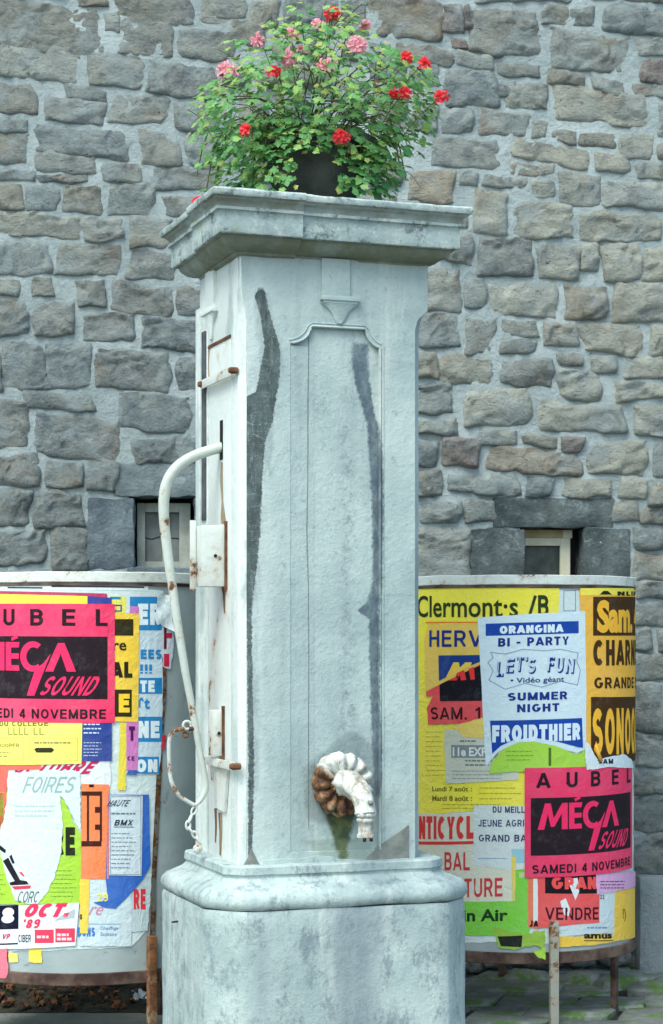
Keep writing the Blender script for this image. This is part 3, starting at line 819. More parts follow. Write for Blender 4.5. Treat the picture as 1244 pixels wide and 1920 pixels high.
# ---- base moulding and plinth
def bplan(o, ch):
    a, b = A + o, B + o; out = []; r_ = ch * 1.08
    for sx, sy, a0 in ((-1, -1, 180), (1, -1, 270), (1, 1, 0), (-1, 1, 90)):
        p_, q_ = R(a0), R(a0 + 90)
        for t, bl in ((0, 0), (.12, .045), (.5, .06), (.88, .045), (1, 0)):
            ex = math.cos(p_) * (1 - t) + math.cos(q_) * t; ey = math.sin(p_) * (1 - t) + math.sin(q_) * t
            out.append((sx * (a - r_) + r_ * ex * (1 + bl), sy * (b - r_) + r_ * ey * (1 + bl)))
    return out
zt3 = zc(1622)
bp = [(-.01, .036, zt3 - .001), (.050, .055, zt3 - .001), (.056, .06, zt3 - .006), (.058, .06, zt3 - .030), (.052, .06, zt3 - .036), (.052, .06, zt3 - .042), (.066, .07, zt3 - .056), (.095, .09, zt3 - .066), (.122, .10, zt3 - .078), (.137, .11, zt3 - .096), (.141, .112, zt3 - .114), (.137, .11, zt3 - .130), (.128, .105, zt3 - .140), (.118, .1, zt3 - .142)]
bm = bmesh.new(); stack(bm, [(bplan(o, c_), z_) for o, c_, z_ in bp])
rough(bm, .0045, 10, .030, seed=2)
bmobj('base_moulding', bm, M['base'], pump, autosmooth=38)
zpl = zt3 - .142
bm = bmesh.new(); stack(bm, [(bplan(.134, .108), -.02), (bplan(.134, .108), zpl - .012), (bplan(.130, .108), zpl - .001)])
rough(bm, .0040, 6, .045, seed=9)
bmobj('plinth', bm, M['base'], pump, autosmooth=35)

# cement patches at the foot of the shaft
M['cement'] = simple_mat('grey_cement', rgb(.17, .18, .165), rgb(.26, .27, .245), 14, .9, .004)
def front_patch(name, poly, mat, th=.006, off=0.0):
    ps = [fr(x, y) for x, y in poly]
    b = curve_plate([(p.x, p.z) for p in ps], [], th + .012)
    bmesh.ops.translate(b, verts=b.verts, vec=(0, -B - th - off, 0))
    return bmobj(name, b, mat, pump, autosmooth=30)
front_patch('cement_patch', [(672, 1624), (684, 1610), (700, 1596), (716, 1582), (745, 1562), (766, 1547), (767, 1622)], M['cement'], .004)
front_patch('cement_strip', [(488, 1626), (492, 1614), (530, 1610), (560, 1611), (592, 1604), (620, 1606), (640, 1611), (676, 1612), (672, 1626)], M['base'], .006)
front_patch('chipped_corner', [(458, 1622), (472, 1592), (488, 1624)], M['cement'], .002)
# ---- painted ironwork on the side
M['white_iron'] = paint_rust('white_painted_iron', rgb(.66, .69, .65), .575, 6)
M['door_iron'] = paint_rust('white_painted_door_iron', rgb(.68, .72, .69), .61, 4)
M['chip_iron'] = paint_rust('chipped_painted_iron', rgb(.62, .64, .60), .57, 14)
M['rust'] = simple_mat('rusty_iron', rgb(.07, .03, .018), rgb(.20, .085, .04), 18, .85, .003)
M['rust_dark'] = simple_mat('dark_rusty_iron', rgb(.028, .012, .010), rgb(.10, .045, .03), 14, .8, .003)
M['black'] = simple_mat('black_slot', rgb(.006, .006, .007), rgb(.01, .01, .01), 10, .9, 0)
LX = -A + .004
door = None
bm = bmesh.new(); box(bm, LX, LX + .012, yd0 + .002, yd1 - .002, zd0, zd1, .002)
door = bmobj('iron_door', bm, M['door_iron'], pump, (LX, (yd0 + yd1) / 2, (zd0 + zd1) / 2), autosmooth=40)
DO = Vector((LX, (yd0 + yd1) / 2, (zd0 + zd1) / 2))
def dpart(name, bm, mat):
    bmesh.ops.translate(bm, verts=bm.verts, vec=-DO)
    return bmobj(name, bm, mat, door, autosmooth=40)
# rusty top edge
bm = bmesh.new(); box(bm, LX - .004, LX + .004, yd0 + .004, yd1 - .004, zd1 - .006, zd1 + .004); dpart('rusty_lip', bm, M['rust'])
# slots
def slot(x, y0, y1, wpx=4):
    a = hit(x - wpx / 2, (y0 + y1) / 2, 0, LX); b = hit(x + wpx / 2, (y0 + y1) / 2, 0, LX)
    bm = bmesh.new(); box(bm, LX - .0022, LX + .001, min(a.y, b.y), max(a.y, b.y), hit(x, y1, 0, LX).z, hit(x, y0, 0, LX).z); return dpart('slot', bm, M['black'])
slot(416, 788, 862, 5)
slot(412, 1378, 1396, 3)
M['groove_dark'] = simple_mat('door_gap_shade', rgb(.04, .045, .055), rgb(.10, .11, .125), 8, .9)
ga, gb = hit(389, 800, 0, LX), hit(383, 800, 0, LX)
bm = bmesh.new(); box(bm, LX - .010, LX + .001, min(ga.y, gb.y), max(ga.y, gb.y), hit(386, 975, 0, LX).z, hit(386, 622, 0, LX).z); dpart('gap_shade_bar', bm, M['groove_dark'])  # raised dark bar stands in for the shade inside the gap
# strap with bolts
def strap(xa, xb, ymid, hpx, name='strap', prj=.020, th=.008, mat='white_iron', bolts=True, xb_=None):
    z = lf(410, ymid).z; hz = hpx / 2 / 545
    ya = lf(xa, ymid, prj).y; yb = lf(xb, ymid, prj).y
    y0, y1 = min(ya, yb), max(ya, yb)
    bm = bmesh.new(); box(bm, -A - prj, -A - prj + th, y0, y1, z - hz, z + hz, .002)
    s_ = bmobj(name, bm, M[mat], pump, (-A - prj, (y0 + y1) / 2, z), autosmooth=40)
    if bolts:
        for yb_ in (y0 + .004, y1 - .004):
            bm = bmesh.new()
            tube(bm, [(-.012, yb_ - (y0 + y1) / 2, 0), (.0, yb_ - (y0 + y1) / 2, 0), (prj, yb_ - (y0 + y1) / 2, 0)], [.009, .013, .011], 7)
            bmesh.ops.translate(bm, verts=bm.verts, vec=(0, 0, 0))
            bmobj('bolt', bm, M['rust'], s_, autosmooth=40)
    return s_
strap(377, 436, 711, 17)
strap(382, 438, 1428, 16, 'latch_bar', .026, .008, 'chip_iron')
# projecting cover boxes
def cover(xn, xf, y0, y1, prj, name='cover_box', mat='white_iron', side_flap=False):
    zt_ = hit(xn, y0, 0, -A).z; zb_ = hit(xn, y1, 0, -A).z
    ya = hit(xn, (y0 + y1) / 2, 0, -A).y; yb = hit(xf, (y0 + y1) / 2, 0, -A - prj).y
    bm = bmesh.new(); box(bm, -A - prj, -A + .004, ya, yb, zb_, zt_, .004); rough(bm, .0008, 20, .03)
    o_ = bmobj(name, bm, M[mat], pump, (-A, (ya + yb) / 2, (zt_ + zb_) / 2), autosmooth=40)
    bm = bmesh.new(); box(bm, -.006, .004, ya - .006 - (ya + yb) / 2, ya + .004 - (ya + yb) / 2, (zb_ - zt_) / 2 - .012, (zt_ - zb_) / 2 + .015)
    bmobj('rusty_seam', bm, M['rust'], o_)
    bm = bmesh.new(); tube(bm, [(-prj * .45, ya - (ya + yb) / 2 - .004, 0), (-prj * .45, ya - (ya + yb) / 2 + .004, 0)], .006, 8); bmobj('keyhole', bm, M['black'], o_)
    if side_flap:
        bm = bmesh.new(); box(bm, -prj - .022, -prj - .002, yb - (ya + yb) / 2 - .012, yb - (ya + yb) / 2 - .002, (zb_ - zt_) / 2 - .015, (zt_ - zb_) / 2 + .02, .001)
        bmobj('side_flap', bm, M['white_iron'], o_, autosmooth=40)
    return o_
cover(424, 367, 985, 1100, .085, side_flap=True)
cover(419, 391, 1332, 1418, .035, mat='chip_iron')
# tapering lower plate
bm = bmesh.new()
P4 = [hit(x, y, 0, -A - .008) for x, y in ((394, 1432), (426, 1438), (420, 1523), (400, 1512))]
v0 = [bm.verts.new(p) for p in P4]; v1 = [bm.verts.new(p + Vector((.010, 0, 0))) for p in P4]
bm.faces.new(v0); bm.faces.new(v1[::-1])
for k in range(4): bm.faces.new((v0[k], v0[(k + 1) % 4], v1[(k + 1) % 4], v1[k]))
bmobj('lower_plate', bm, M['white_iron'], pump)
# rust runs below the plates, thin crusts on the limewash
n = NT('rust_run', .9, .1)
n.color(n.mix(n.ramp(n.noise(9, 6, .7, vec=n.mapping((1, 1, .2))), .40, .62), rgb(.60, .50, .36), rgb(.30, .14, .06))); M['rust_run'] = n.m
def run(xs, w_=3, prj=.0035):
    bm = bmesh.new(); L = []; Rr = []
    for (x, y, ww) in xs:
        a = hit(x - ww / 2, y, 0, LX - prj * .4); b = hit(x + ww / 2, y, 0, LX - prj * .4)
        L.append(bm.verts.new(a)); Rr.append(bm.verts.new(b))
    for k in range(len(L) - 1): bm.faces.new((L[k], Rr[k], Rr[k + 1], L[k + 1]))
    bmesh.ops.solidify(bm, geom=bm.faces[:], thickness=.001)
    bmobj('rust_streak', bm, M['rust_run'], door, -DO * 0) if False else dpart('rust_streak', bm, M['rust_run'])
run([(416, 866, 3), (415, 900, 5), (417, 940, 3), (418, 965, 8), (419, 982, 10)])
run([(420, 1101, 9), (420, 1112, 5), (421, 1150, 2)])
run([(413, 1524, 7), (414, 1560, 5), (413, 1604, 3)])
run([(404, 1516, 4), (405, 1550, 3), (404, 1580, 2)])
run([(392, 650, 3), (390, 680, 2), (391, 720, 4)])
# pump handle, in the plane that stands square to the side face
yh = lf(413, 838).y
def hp(px, py): return hit(px, py, 1, yh)
hpts = [hp(*p) for p in ((418, 838), (392, 845), (362, 856), (334, 874), (316, 898), (308, 930), (308, 975), (315, 1040), (324, 1105), (335, 1180), (347, 1255), (359, 1320), (369, 1375), (377, 1420), (384, 1455), (386, 1478), (379, 1497), (366, 1511))]
hp2 = smooth_path(hpts, 5)
rad = []
for i in range(len(hp2)):
    t = i / (len(hp2) - 1)
    rad.append(.019 if t < .3 else .019 + (.011 - .019) * min(1, (t - .3) / .45))
    if t > .9: rad[-1] = .011 - .004 * (t - .9) / .1
M['handle'] = paint_rust('handle_paint', rgb(.56, .60, .55), .595, 11)
bm = bmesh.new(); tube(bm, hp2, rad, 10, flat=1.0); rough(bm, .0008, 30)
handle = bmobj('handle', bm, M['handle'], pump, smooth=True)
# stay with hook hanging beside the handle, its eye and the chain
bm = bmesh.new(); tube(bm, smooth_path([hp(*p) for p in ((345, 1366), (330, 1370), (319, 1382), (317, 1410), (319, 1450), (324, 1472), (336, 1492), (352, 1503), (366, 1511))], 4), .0075, 8)
bmobj('hook_rod', bm, paint_rust('rod_paint', rgb(.58, .62, .60), .52, 16), pump, smooth=True)
def ring(name, px, py, r, rr, mat, tilt=0.0):
    bm = bmesh.new(); c = hp(px, py); n_ = 18
    pts = [c + Vector((math.cos(a) * r, math.sin(a) * r * math.sin(tilt), math.sin(a) * r * math.cos(tilt))) for a in [k * 2 * math.pi / n_ for k in range(n_ + 1)]]
    tube(bm, pts, rr, 7); return bmobj(name, bm, mat, pump, smooth=True)
ring('eye_ring', 351, 1360, .014, .005, M['chip_iron'])
ring('eye_ring', 348, 1378, .010, .004, M['rust'], .6)
bm = bmesh.new(); tube(bm, [hp(354, 1366), hp(372, 1366)], .009, 8); bmobj('pivot_bolt', bm, M['rust'], pump, smooth=True)
ch = [(364, 1520), (357, 1535), (353, 1548), (358, 1558), (366, 1566), (372, 1577)]
for i, (x, y) in enumerate(ch):
    bm = bmesh.new(); c = hp(x, y)
    nx_ = ch[min(i + 1, len(ch) - 1)]; pv = ch[max(i - 1, 0)]
    d = (hp(*nx_) - hp(*pv)).normalized(); sd_ = Vector((0, 1, 0)) if i % 2 else d.cross(Vector((0, 1, 0)))
    pts = [c + d * math.cos(a) * .015 + sd_ * math.sin(a) * .008 for a in [k * 2 * math.pi / 14 for k in range(15)]]
    tube(bm, pts, .0042, 6); bmobj('chain_link', bm, M['chip_iron'], pump, smooth=True)
bm = bmesh.new(); bmesh.ops.create_uvsphere(bm, u_segments=14, v_segments=10, radius=.017); bmesh.ops.translate(bm, verts=bm.verts, vec=hp(371, 1592))
bmobj('chain_weight', bm, M['chip_iron'], pump, smooth=True)
# iron peg in the plinth's side
p_ = hit(334, 1727, 0, -A - .134)
bm = bmesh.new(); tube(bm, [p_ + Vector((.02, 0, 0)), p_ + Vector((-.022, .0, -.004))], .004, 6); bmobj('iron_peg', bm, M['rust_dark'], pump, smooth=True)

# ---- shell spout on the front
n = NT('shell_paint', .6, .3)
X = n.xyz()
a_n = n.math('ADD', n.math('MULTIPLY', X[2], 1.0), n.math('MULTIPLY', X[0], .75))
f_ = n.ramp(n.math('ADD', a_n, n.math('MULTIPLY', n.math('SUBTRACT', n.noise(14, 6, .7), .5), .10)), .022, -.022)
f2 = n.ramp(n.noise(26, 7, .85), .54, .64, 0, .8)
rustc = n.mix(n.ramp(n.noise(30, 5), .38, .62), rgb(.055, .022, .012), n.mix(n.ramp(n.noise(13, 5), .45, .6), rgb(.25, .11, .045), rgb(.34, .27, .17)))
n.color(n.mix(n.math('MAXIMUM', f_, f2), n.mix(n.ramp(n.noise(12, 7, .8), .42, .62), rgb(.62, .63, .59), rgb(.42, .40, .36)), rustc)); n.bump(n.noise(70, 4), .003); M['shell'] = n.m
sc_ = fr(638, 1469); SR = .108
shell = None
bm = bmesh.new()
NP = 13; seg = 8; NN = NP * seg
prof_ = [(.00, .046), (.22, .050), (.30, .044), (.36, .040), (.50, .052), (.68, .060), (.84, .058), (.95, .044), (1.0, .020), (.97, -.002)]
rgs = []
for (r_, h_) in prof_:
    rg_ = []
    for k in range(NN):
        an = k / NN * 2 * math.pi; ph = (k % seg) / seg
        lobe = abs(math.sin(math.pi * ph)) ** .7
        wgt = max(0, min(1, (r_ - .3) / .2))
        R_ = SR * r_ * (1 - (.10 * (1 - lobe)) * wgt) * (1 + .03 * math.sin(3 * an + 1))
        hh_ = h_ - .020 * (1 - lobe) * wgt
        rg_.append(bm.verts.new((math.cos(an) * R_, -hh_, math.sin(an) * R_ * 1.05)))
    rgs.append(rg_)
for i in range(len(rgs) - 1):
    for k in range(NN):
        bm.faces.new((rgs[i][k], rgs[i][(k + 1) % NN], rgs[i + 1][(k + 1) % NN], rgs[i + 1][k]))
bmesh.ops.remove_doubles(bm, verts=bm.verts, dist=1e-5)
rough(bm, .0055, 46)
shell = bmobj('shell', bm, M['shell'], pump, smooth=True); shell.location = (sc_.x, -B - .004, sc_.z)
# bead collar between the petals and the spout
bm = bmesh.new()
for k in range(16):
    an = k / 16 * 2 * math.pi
    r_ = bmesh.ops.create_uvsphere(bm, u_segments=8, v_segments=6, radius=.0085)
    bmesh.ops.translate(bm, verts=r_['verts'], vec=(math.cos(an) * .040, -.046, math.sin(an) * .042))
bmobj('bead_collar', bm, M['shell'], shell, smooth=True)
n = NT('spout_paint', .5, .35)
f_ = n.ramp(n.noise(20, 8, .85), .50, .62)
und = n.ramp(n.math('ADD', n.xyz()[2], n.math('MULTIPLY', n.noise(20, 5), .04)), .0, -.03, 0, 0)
n.color(n.mix(n.math('MULTIPLY', f_, .8), n.mix(n.ramp(n.noise(9, 7, .75, vec=n.mapping((3.5, 1, 1))), .42, .62), rgb(.60, .61, .57), rgb(.36, .34, .30)), rgb(.20, .13, .08))); n.bump(n.noise(40, 6), .006); M['spout'] = n.m
bm = bmesh.new()
ctrl = [(0.0, -.040, .004), (.006, -.08, .006), (.012, -.125, -.006), (.018, -.165, -.028), (.022, -.188, -.058), (.023, -.196, -.090)]
pts = smooth_path(ctrl, 5); nn = 24
prev = Vector((1, 0, 0)); rings = []
for i, p in enumerate(pts):
    t = i / (len(pts) - 1); a = pts[max(0, i - 1)]; b = pts[min(len(pts) - 1, i + 1)]; tg = (b - a).normalized()
    u = (prev - tg * prev.dot(tg)).normalized(); v = tg.cross(u)
    r0 = .045 * (1 - t) + .030 * t + .005 * math.exp(-((t - 1) / .08) ** 2)
    rings.append([bm.verts.new(p + (u * math.cos(q * 2 * math.pi / nn) + v * math.sin(q * 2 * math.pi / nn)) * r0 * (1 + (.13 if q % 4 == 0 else (-.02 if q % 4 == 2 else .02)))) for q in range(nn)])
for i in range(len(rings) - 1):
    for k in range(nn): bm.faces.new((rings[i][k], rings[i][(k + 1) % nn], rings[i + 1][(k + 1) % nn], rings[i + 1][k]))
bm.faces.new(rings[0][::-1]); bm.faces.new(rings[-1])
rough(bm, .0042, 34)
spout = bmobj('spout', bm, M['spout'], pump, smooth=True); spout.location = (sc_.x, -B, sc_.z)
E_ = pts[-1]
bm = bmesh.new(); lathe(bm, [(.024, .01), (.031, .006), (.033, 0), (.031, -.006), (.024, -.010)], 20, (E_.x, E_.y, E_.z - .002)); bmobj('collar', bm, M['spout'], spout, smooth=True)
bm = bmesh.new(); lathe(bm, [(.029, .0), (.033, -.004), (.033, -.012), (.028, -.016), (.027, -.05), (.032, -.055), (.032, -.066), (.024, -.068), (.018, -.05)], 6, (E_.x, E_.y, E_.z - .012)); bmobj('nozzle', bm, M['spout'], spout, autosmooth=50)
bm = bmesh.new(); 
for s_ in (-1, 1): tube(bm, [(E_.x + s_ * .012, E_.y - .02, E_.z - .078), (E_.x + s_ * .012, E_.y - .018, E_.z - .09)], .006, 7)
bmobj('nozzle_drip', bm, M['rust_dark'], spout, smooth=True)
bm = bmesh.new(); tube(bm, [(E_.x + .006, E_.y - .036, E_.z + .040), (E_.x + .006, E_.y - .016, E_.z + .040)], .009, 5); bmobj('spout_hole', bm, M['cement'], spout, smooth=True)
bm = bmesh.new()
for s_ in (-1, 1): tube(bm, [(E_.x + s_ * .017, E_.y - .016, E_.z + .02), (E_.x + s_ * .019, E_.y - .021, E_.z - .0), (E_.x + s_ * .015, E_.y - .02, E_.z - .012)], [.008, .012, .007], 8)
bmobj('spout_leaf_ornament', bm, M['spout'], spout, smooth=True)

# ================================================================== BOWL AND GERANIUM
n = NT('grey_concrete_bowl', .85, .2)
n.color(n.mix(n.ramp(n.noise(7, 6), .3, .7), rgb(.03, .034, .03), rgb(.085, .09, .085))); n.bump(n.noise(60, 4), .003); M['bowl'] = n.m
PZ = 3.086
pot = empty('flower_bowl', (PC.x + .02, PC.y - .03, PZ)); tag(pot, 'round dark grey planting bowl standing on top of the pump cornice', 'flower pot')
bm = bmesh.new(); lathe(bm, [(.09, 0), (.10, .004), (.105, .02), (.14, .07), (.175, .14), (.200, .21), (.208, .25), (.196, .25), (.18, .20), (.0, .19)], 40); bmobj('bowl', bm, M['bowl'], pot, smooth=True)
bm = bmesh.new(); lathe(bm, [(.204, .236), (.219, .240), (.223, .252), (.219, .266), (.204, .268), (.198, .25)], 40); bmobj('rim', bm, simple_mat('grey_bowl_rim', rgb(.13, .14, .135), rgb(.22, .23, .22), 9, .85), pot, smooth=True)
bm = bmesh.new(); lathe(bm, [(.194, .22), (.15, .235), (.0, .24)], 24); bmobj('soil', bm, M['soil'], pot, smooth=True)

plant = empty('geranium', (PC.x, PC.y, PZ + .22)); tag(plant, 'trailing ivy geranium with red and pink flowers spilling over the bowl on the pump', 'potted plant')
def leafmat(name, c1, c2, c3):
    n = NT(name, .45, .4)
    oi = n.new('ShaderNodeObjectInfo'); geo = n.new('ShaderNodeNewGeometry')
    rp = geo.outputs['Random Per Island']
    c = n.mix(rp, c1, c2); c = n.mix(n.ramp(n.math('FRACT', n.math('ADD', n.math('MULTIPLY', rp, 7.3), oi.outputs['Random'])), .5, 1.0), c, c3)
    n.color(c)
    tr = n.new('ShaderNodeBsdfTranslucent'); n.link(c, tr.inputs[0]); mx = n.new('ShaderNodeMixShader'); mx.inputs[0].default_value = .32
    n.link(n.b.outputs[0], mx.inputs[1]); n.link(tr.outputs[0], mx.inputs[2])
    out = [q for q in n.t.nodes if q.type == 'OUTPUT_MATERIAL'][0]; n.link(mx.outputs[0], out.inputs[0]); return n.m
M['leaf'] = leafmat('geranium_leaf', rgb(.07, .24, .07), rgb(.17, .40, .13), rgb(.32, .52, .15))
M['leaf_yellow'] = leafmat('young_geranium_leaf', rgb(.30, .46, .10), rgb(.36, .48, .14), rgb(.42, .44, .12))
M['leaf_brown'] = leafmat('withered_leaf', rgb(.10, .05, .025), rgb(.16, .08, .03), rgb(.07, .03, .02))
M['stem'] = simple_mat('geranium_stem', rgb(.10, .06, .03), rgb(.13, .15, .05), 20, .7, 0)
def petal_mat(name, c1, c2):
    return leafmat(name, c1, c2, c1)
M['red'] = petal_mat('red_petal', rgb(.88, .04, .05), rgb(.80, .05, .07))
M['pink'] = petal_mat('pink_petal', rgb(.92, .36, .44), rgb(.90, .48, .56))

def leaf_shape(sz):
    """five-lobed ivy leaf, stalk end at origin, pointing +y"""
    an = [-150, -118, -92, -68, -42, -22, 0, 22, 42, 68, 92, 118, 150]
    rd = [.42, .70, .48, .86, .60, .82, 1.0, .82, .60, .86, .48, .70, .42]
    rd = [.40, .62, .50, .80, .62, .72, .95, .72, .62, .80, .50, .62, .40]
    vs = [(0, 0, 0)]
    for a, r_ in zip(an, rd):
        x = math.sin(R(a)) * r_; y = math.cos(R(a)) * r_ + .28
        z = -.16 * (x * x + (y - .3) ** 2) + .05 * math.sin(a * .12)
        vs.append((x * sz / 2, y * sz / 2, z * sz / 2))
    vs[0] = (0, .18 * sz / 2, .04 * sz)
    return vs, [(0, i, i + 1) for i in range(1, len(an))]
random.seed(12)
lm = []
for k, (mt, s_) in enumerate((('leaf', .050), ('leaf', .042), ('leaf', .058), ('leaf_yellow', .038), ('leaf_yellow', .046), ('leaf_brown', .032))):
    vs, fs = leaf_shape(s_)
    m = bpy.data.meshes.new('leaf'); m.from_pydata(vs, [], fs); m.materials.append(M[mt]); m.update(); lm.append((m, vs, fs, mt))
# crown blobs: centre px, radii px, number, depth
PY = PC.y
blobs = [(600, 165, 160, 95, 480), (690, 330, 50, 36, 70), (478, 325, 58, 34, 80), (520, 262, 50, 40, 80), (480, 215, 100, 80, 300), (705, 190, 105, 80, 300), (450, 300, 62, 55, 190), (712, 305, 62, 58, 190), (600, 75, 85, 45, 130), (770, 230, 45, 60, 80), (400, 230, 45, 60, 90), (620, 240, 120, 45, 190), (655, 40, 30, 30, 26), (545, 95, 60, 40, 70), (760, 165, 55, 45, 60), (385, 330, 22, 30, 12), (450, 120, 40, 35, 34), (800, 190, 35, 40, 26), (540, 320, 22, 40, 18), (622, 320, 30, 30, 26)]
LV = []
for (bx, by, rx, ry, cnt) in blobs:
    for _ in range(int(cnt * 1.1)):
        while True:
            a, b, c_ = (random.uniform(-1.1, 1.1) for _ in range(3))
            q = a * a + b * b + c_ * c_
            if q < 1.21 and random.random() < .25 + .6 * q: break
        px, py = bx + a * rx, by + b * ry
        # leave the belly of the bowl bare at the front
        if 550 < px < 636 and 286 < py < 362 and random.random() < .95: continue
        dr = .10 + .0026 * min(rx, 110)
        Y = PY + c_ * dr - .03
        # hanging fronds stay in front of or beside the bowl
        p = at(px, py, PY); p.y = Y
        if p.z < PZ + .012: p.z = PZ + .012 + random.random() * .03
        d2 = math.hypot(p.x - (PC.x + .02), p.y - (PC.y - .03))
        if p.z < PZ + .27 and d2 < .225:
            k = .235 / max(d2, .02); p.x = PC.x + .02 + (p.x - PC.x - .02) * k; p.y = PC.y - .03 + (p.y - PC.y + .03) * k
            if p.y > PC.y: continue
        if d2 > .62 or (p.y > PC.y + .12 and random.random() < .5): continue
        LV.append(p)
# fronds hanging over the front of the bowl, either side of the bare belly
for (xa, xb, ya, yb, cnt) in ((462, 552, 226, 356, 150), (634, 735, 262, 362, 130), (530, 640, 220, 285, 90), (690, 735, 230, 362, 60)):
    for _ in range(cnt):
        px, py = random.uniform(xa, xb), random.uniform(ya, yb)
        z_ = at(px, py, PY - .2).z; dx = (px - 592) / F * PY
        rr_ = .225 + .05 * random.random()
        if abs(dx) >= rr_: continue
        p = at(px, py, PC.y - .03 - math.sqrt(rr_ * rr_ - dx * dx)); p.z = max(p.z, PZ + .015)
        LV.append(p)
random.shuffle(LV)
LV.sort(key=lambda p: (p.x * .15) ** 2 + p.y - .12 * random.random())
PO = Vector((PC.x, PC.y, PZ + .22))
def leaf_rot(p):
    out_ = (p - PO); out_.z = out_.z * .6 + .28
    nrm = (out_.normalized() + Vector((random.uniform(-.6, .6), random.uniform(-1.1, .2), random.uniform(-.2, .9)))).normalized()
    q = nrm.to_track_quat('Z', 'Y'); return q @ Matrix.Rotation(random.uniform(0, 6.28), 3, 'Z').to_quaternion()
VS = []; FS = []; MI = []
mats = [M['leaf'], M['leaf_yellow'], M['leaf_brown']]
for i, p in enumerate(LV):
    r_ = random.random()
    up = (p.z - PZ) > .36
    k = random.choice([0, 1, 2]) if r_ < (.66 if up else .82) else (random.choice([3, 4]) if r_ < .955 else 5)
    q = leaf_rot(p); s_ = random.uniform(.75, 1.2)
    if i < 299:
        o = bpy.data.objects.new('leaf', lm[k][0]); C.objects.link(o); o.parent = plant; o.location = p - PO
        o.rotation_euler = q.to_euler(); o.scale = (s_,) * 3
    else:
        b0 = len(VS)
        for v in lm[k][1]: VS.append(p - PO + q @ (Vector(v) * s_))
        FS += [tuple(x + b0 for x in f) for f in lm[k][2]]
        MI += [0 if k < 3 else (1 if k < 5 else 2)] * len(lm[k][2])
o = mesh('foliage', VS, FS, mats, plant, mi=MI); o['kind'] = 'stuff'
# stems
bm = bmesh.new()
for i in range(80):
    p = random.choice(LV) - PO
    st = Vector((random.uniform(-.1, .1), random.uniform(-.1, .1), .02))
    mid = (st + p) * .5 + Vector((0, 0, .06 + .05 * random.random())) + Vector((random.uniform(-.04, .04), random.uniform(-.04, .04), 0))
    if math.hypot(p.x, p.y) > .2 and p.z < .05: mid = Vector((p.x * .8, p.y * .8, max(p.z, .02) + .10))
    tube(bm, smooth_path([st, mid, p], 4), random.uniform(.0015, .003), 4, cap=False)
for (x0, y0, x1, y1) in ((706, 190, 716, 112), (712, 195, 734, 108), (700, 190, 706, 120), (722, 190, 752, 128), (470, 150, 408, 92), (600, 60, 612, 2), (640, 60, 690, 22), (400, 260, 352, 205), (790, 220, 832, 190), (430, 320, 368, 352), (748, 320, 790, 352), (560, 80, 520, 50)):
    a, b = at(x0, y0, PY - .15) - PO, at(x1, y1, PY - .2) - PO
    tube(bm, smooth_path([a, (a + b) / 2 + Vector((0, 0, .02)), b], 4), .0016, 4, cap=False)
o = bmobj('stems', bm, M['stem'], plant, smooth=True); o['kind'] = 'stuff'
# flowers
def flower_head(px, py, kind, rpx, droop=False, Yo=-.24):
    p = at(px, py, PY + Yo); c = p - PO
    fvs = []; ffs = []
    n_ = 7 if rpx > 13 else 4
    Rr = rpx * .82 / 524
    for _ in range(n_):
        d = Vector((random.uniform(-1, 1), random.uniform(-.8, .5), random.uniform(-.7, .8)))
        d = d.normalized() * Rr * random.uniform(.4, .85)
        if droop: d.z = -abs(d.z) * 1.2 + Rr * .2
        fc = d
        nr = (Vector((0, -1, .35)) + d.normalized() * .9 + Vector((random.uniform(-.4, .4), 0, random.uniform(-.4, .4)))).normalized()
        q = nr.to_track_quat('Z', 'Y')
        for k in range(5):
            a = k * 72 + random.uniform(-12, 12); L_ = random.uniform(.018, .025); W_ = .0075
            if droop: L_ *= 1.25; W_ *= .7
            pts = [(0, 0), (W_ * .6, L_ * .4), (W_, L_ * .78), (W_ * .35, L_), (-W_ * .35, L_), (-W_, L_ * .78), (-W_ * .6, L_ * .4)]
            b0 = len(fvs); ca, sa = math.cos(R(a)), math.sin(R(a))
            for x, y in pts:
                v = Vector((x * ca - y * sa, x * sa + y * ca, .004 * math.sin(y / L_ * 3)))
                fvs.append(fc + q @ v)
            ffs += [(b0, b0 + i, b0 + i + 1) for i in range(1, 6)]
    fo = mesh('flower_head', fvs, ffs, M[kind], plant); fo.location = c
    bm = bmesh.new(); tube(bm, smooth_path([Vector((0, 0, 0)), Vector((-c.x * .15, .04, -.05)), Vector((-c.x * .3, .10, -.12))], 4), .0016, 4)
    bmobj('flower_stalk', bm, M['stem'], fo, smooth=True)
for f in ((622, 22, 'red', 15, 0, -.1), (686, 48, 'pink', 6, 0, -.1), (545, 64, 'pink', 17, 0, -.2), (486, 72, 'pink', 9, 1), (672, 82, 'pink', 20, 0), (545, 103, 'pink', 22, 1), (568, 93, 'pink', 9, 0), (512, 130, 'red', 12, 0), (612, 122, 'pink', 18, 1), (425, 130, 'pink', 21, 1), (595, 45, 'pink', 7, 0, -.1), (762, 106, 'red', 7, 0), (797, 117, 'red', 6, 0), (830, 178, 'red', 12, 0), (464, 242, 'red', 11, 0), (641, 256, 'red', 18, 0, -.30), (735, 175, 'red', 6, 0), (372, 378, 'red', 3, 0, -.1), (760, 172, 'red', 5, 0)):
    flower_head(f[0], f[1], f[2], f[3], bool(f[4]), f[5] if len(f) > 5 else -.30)

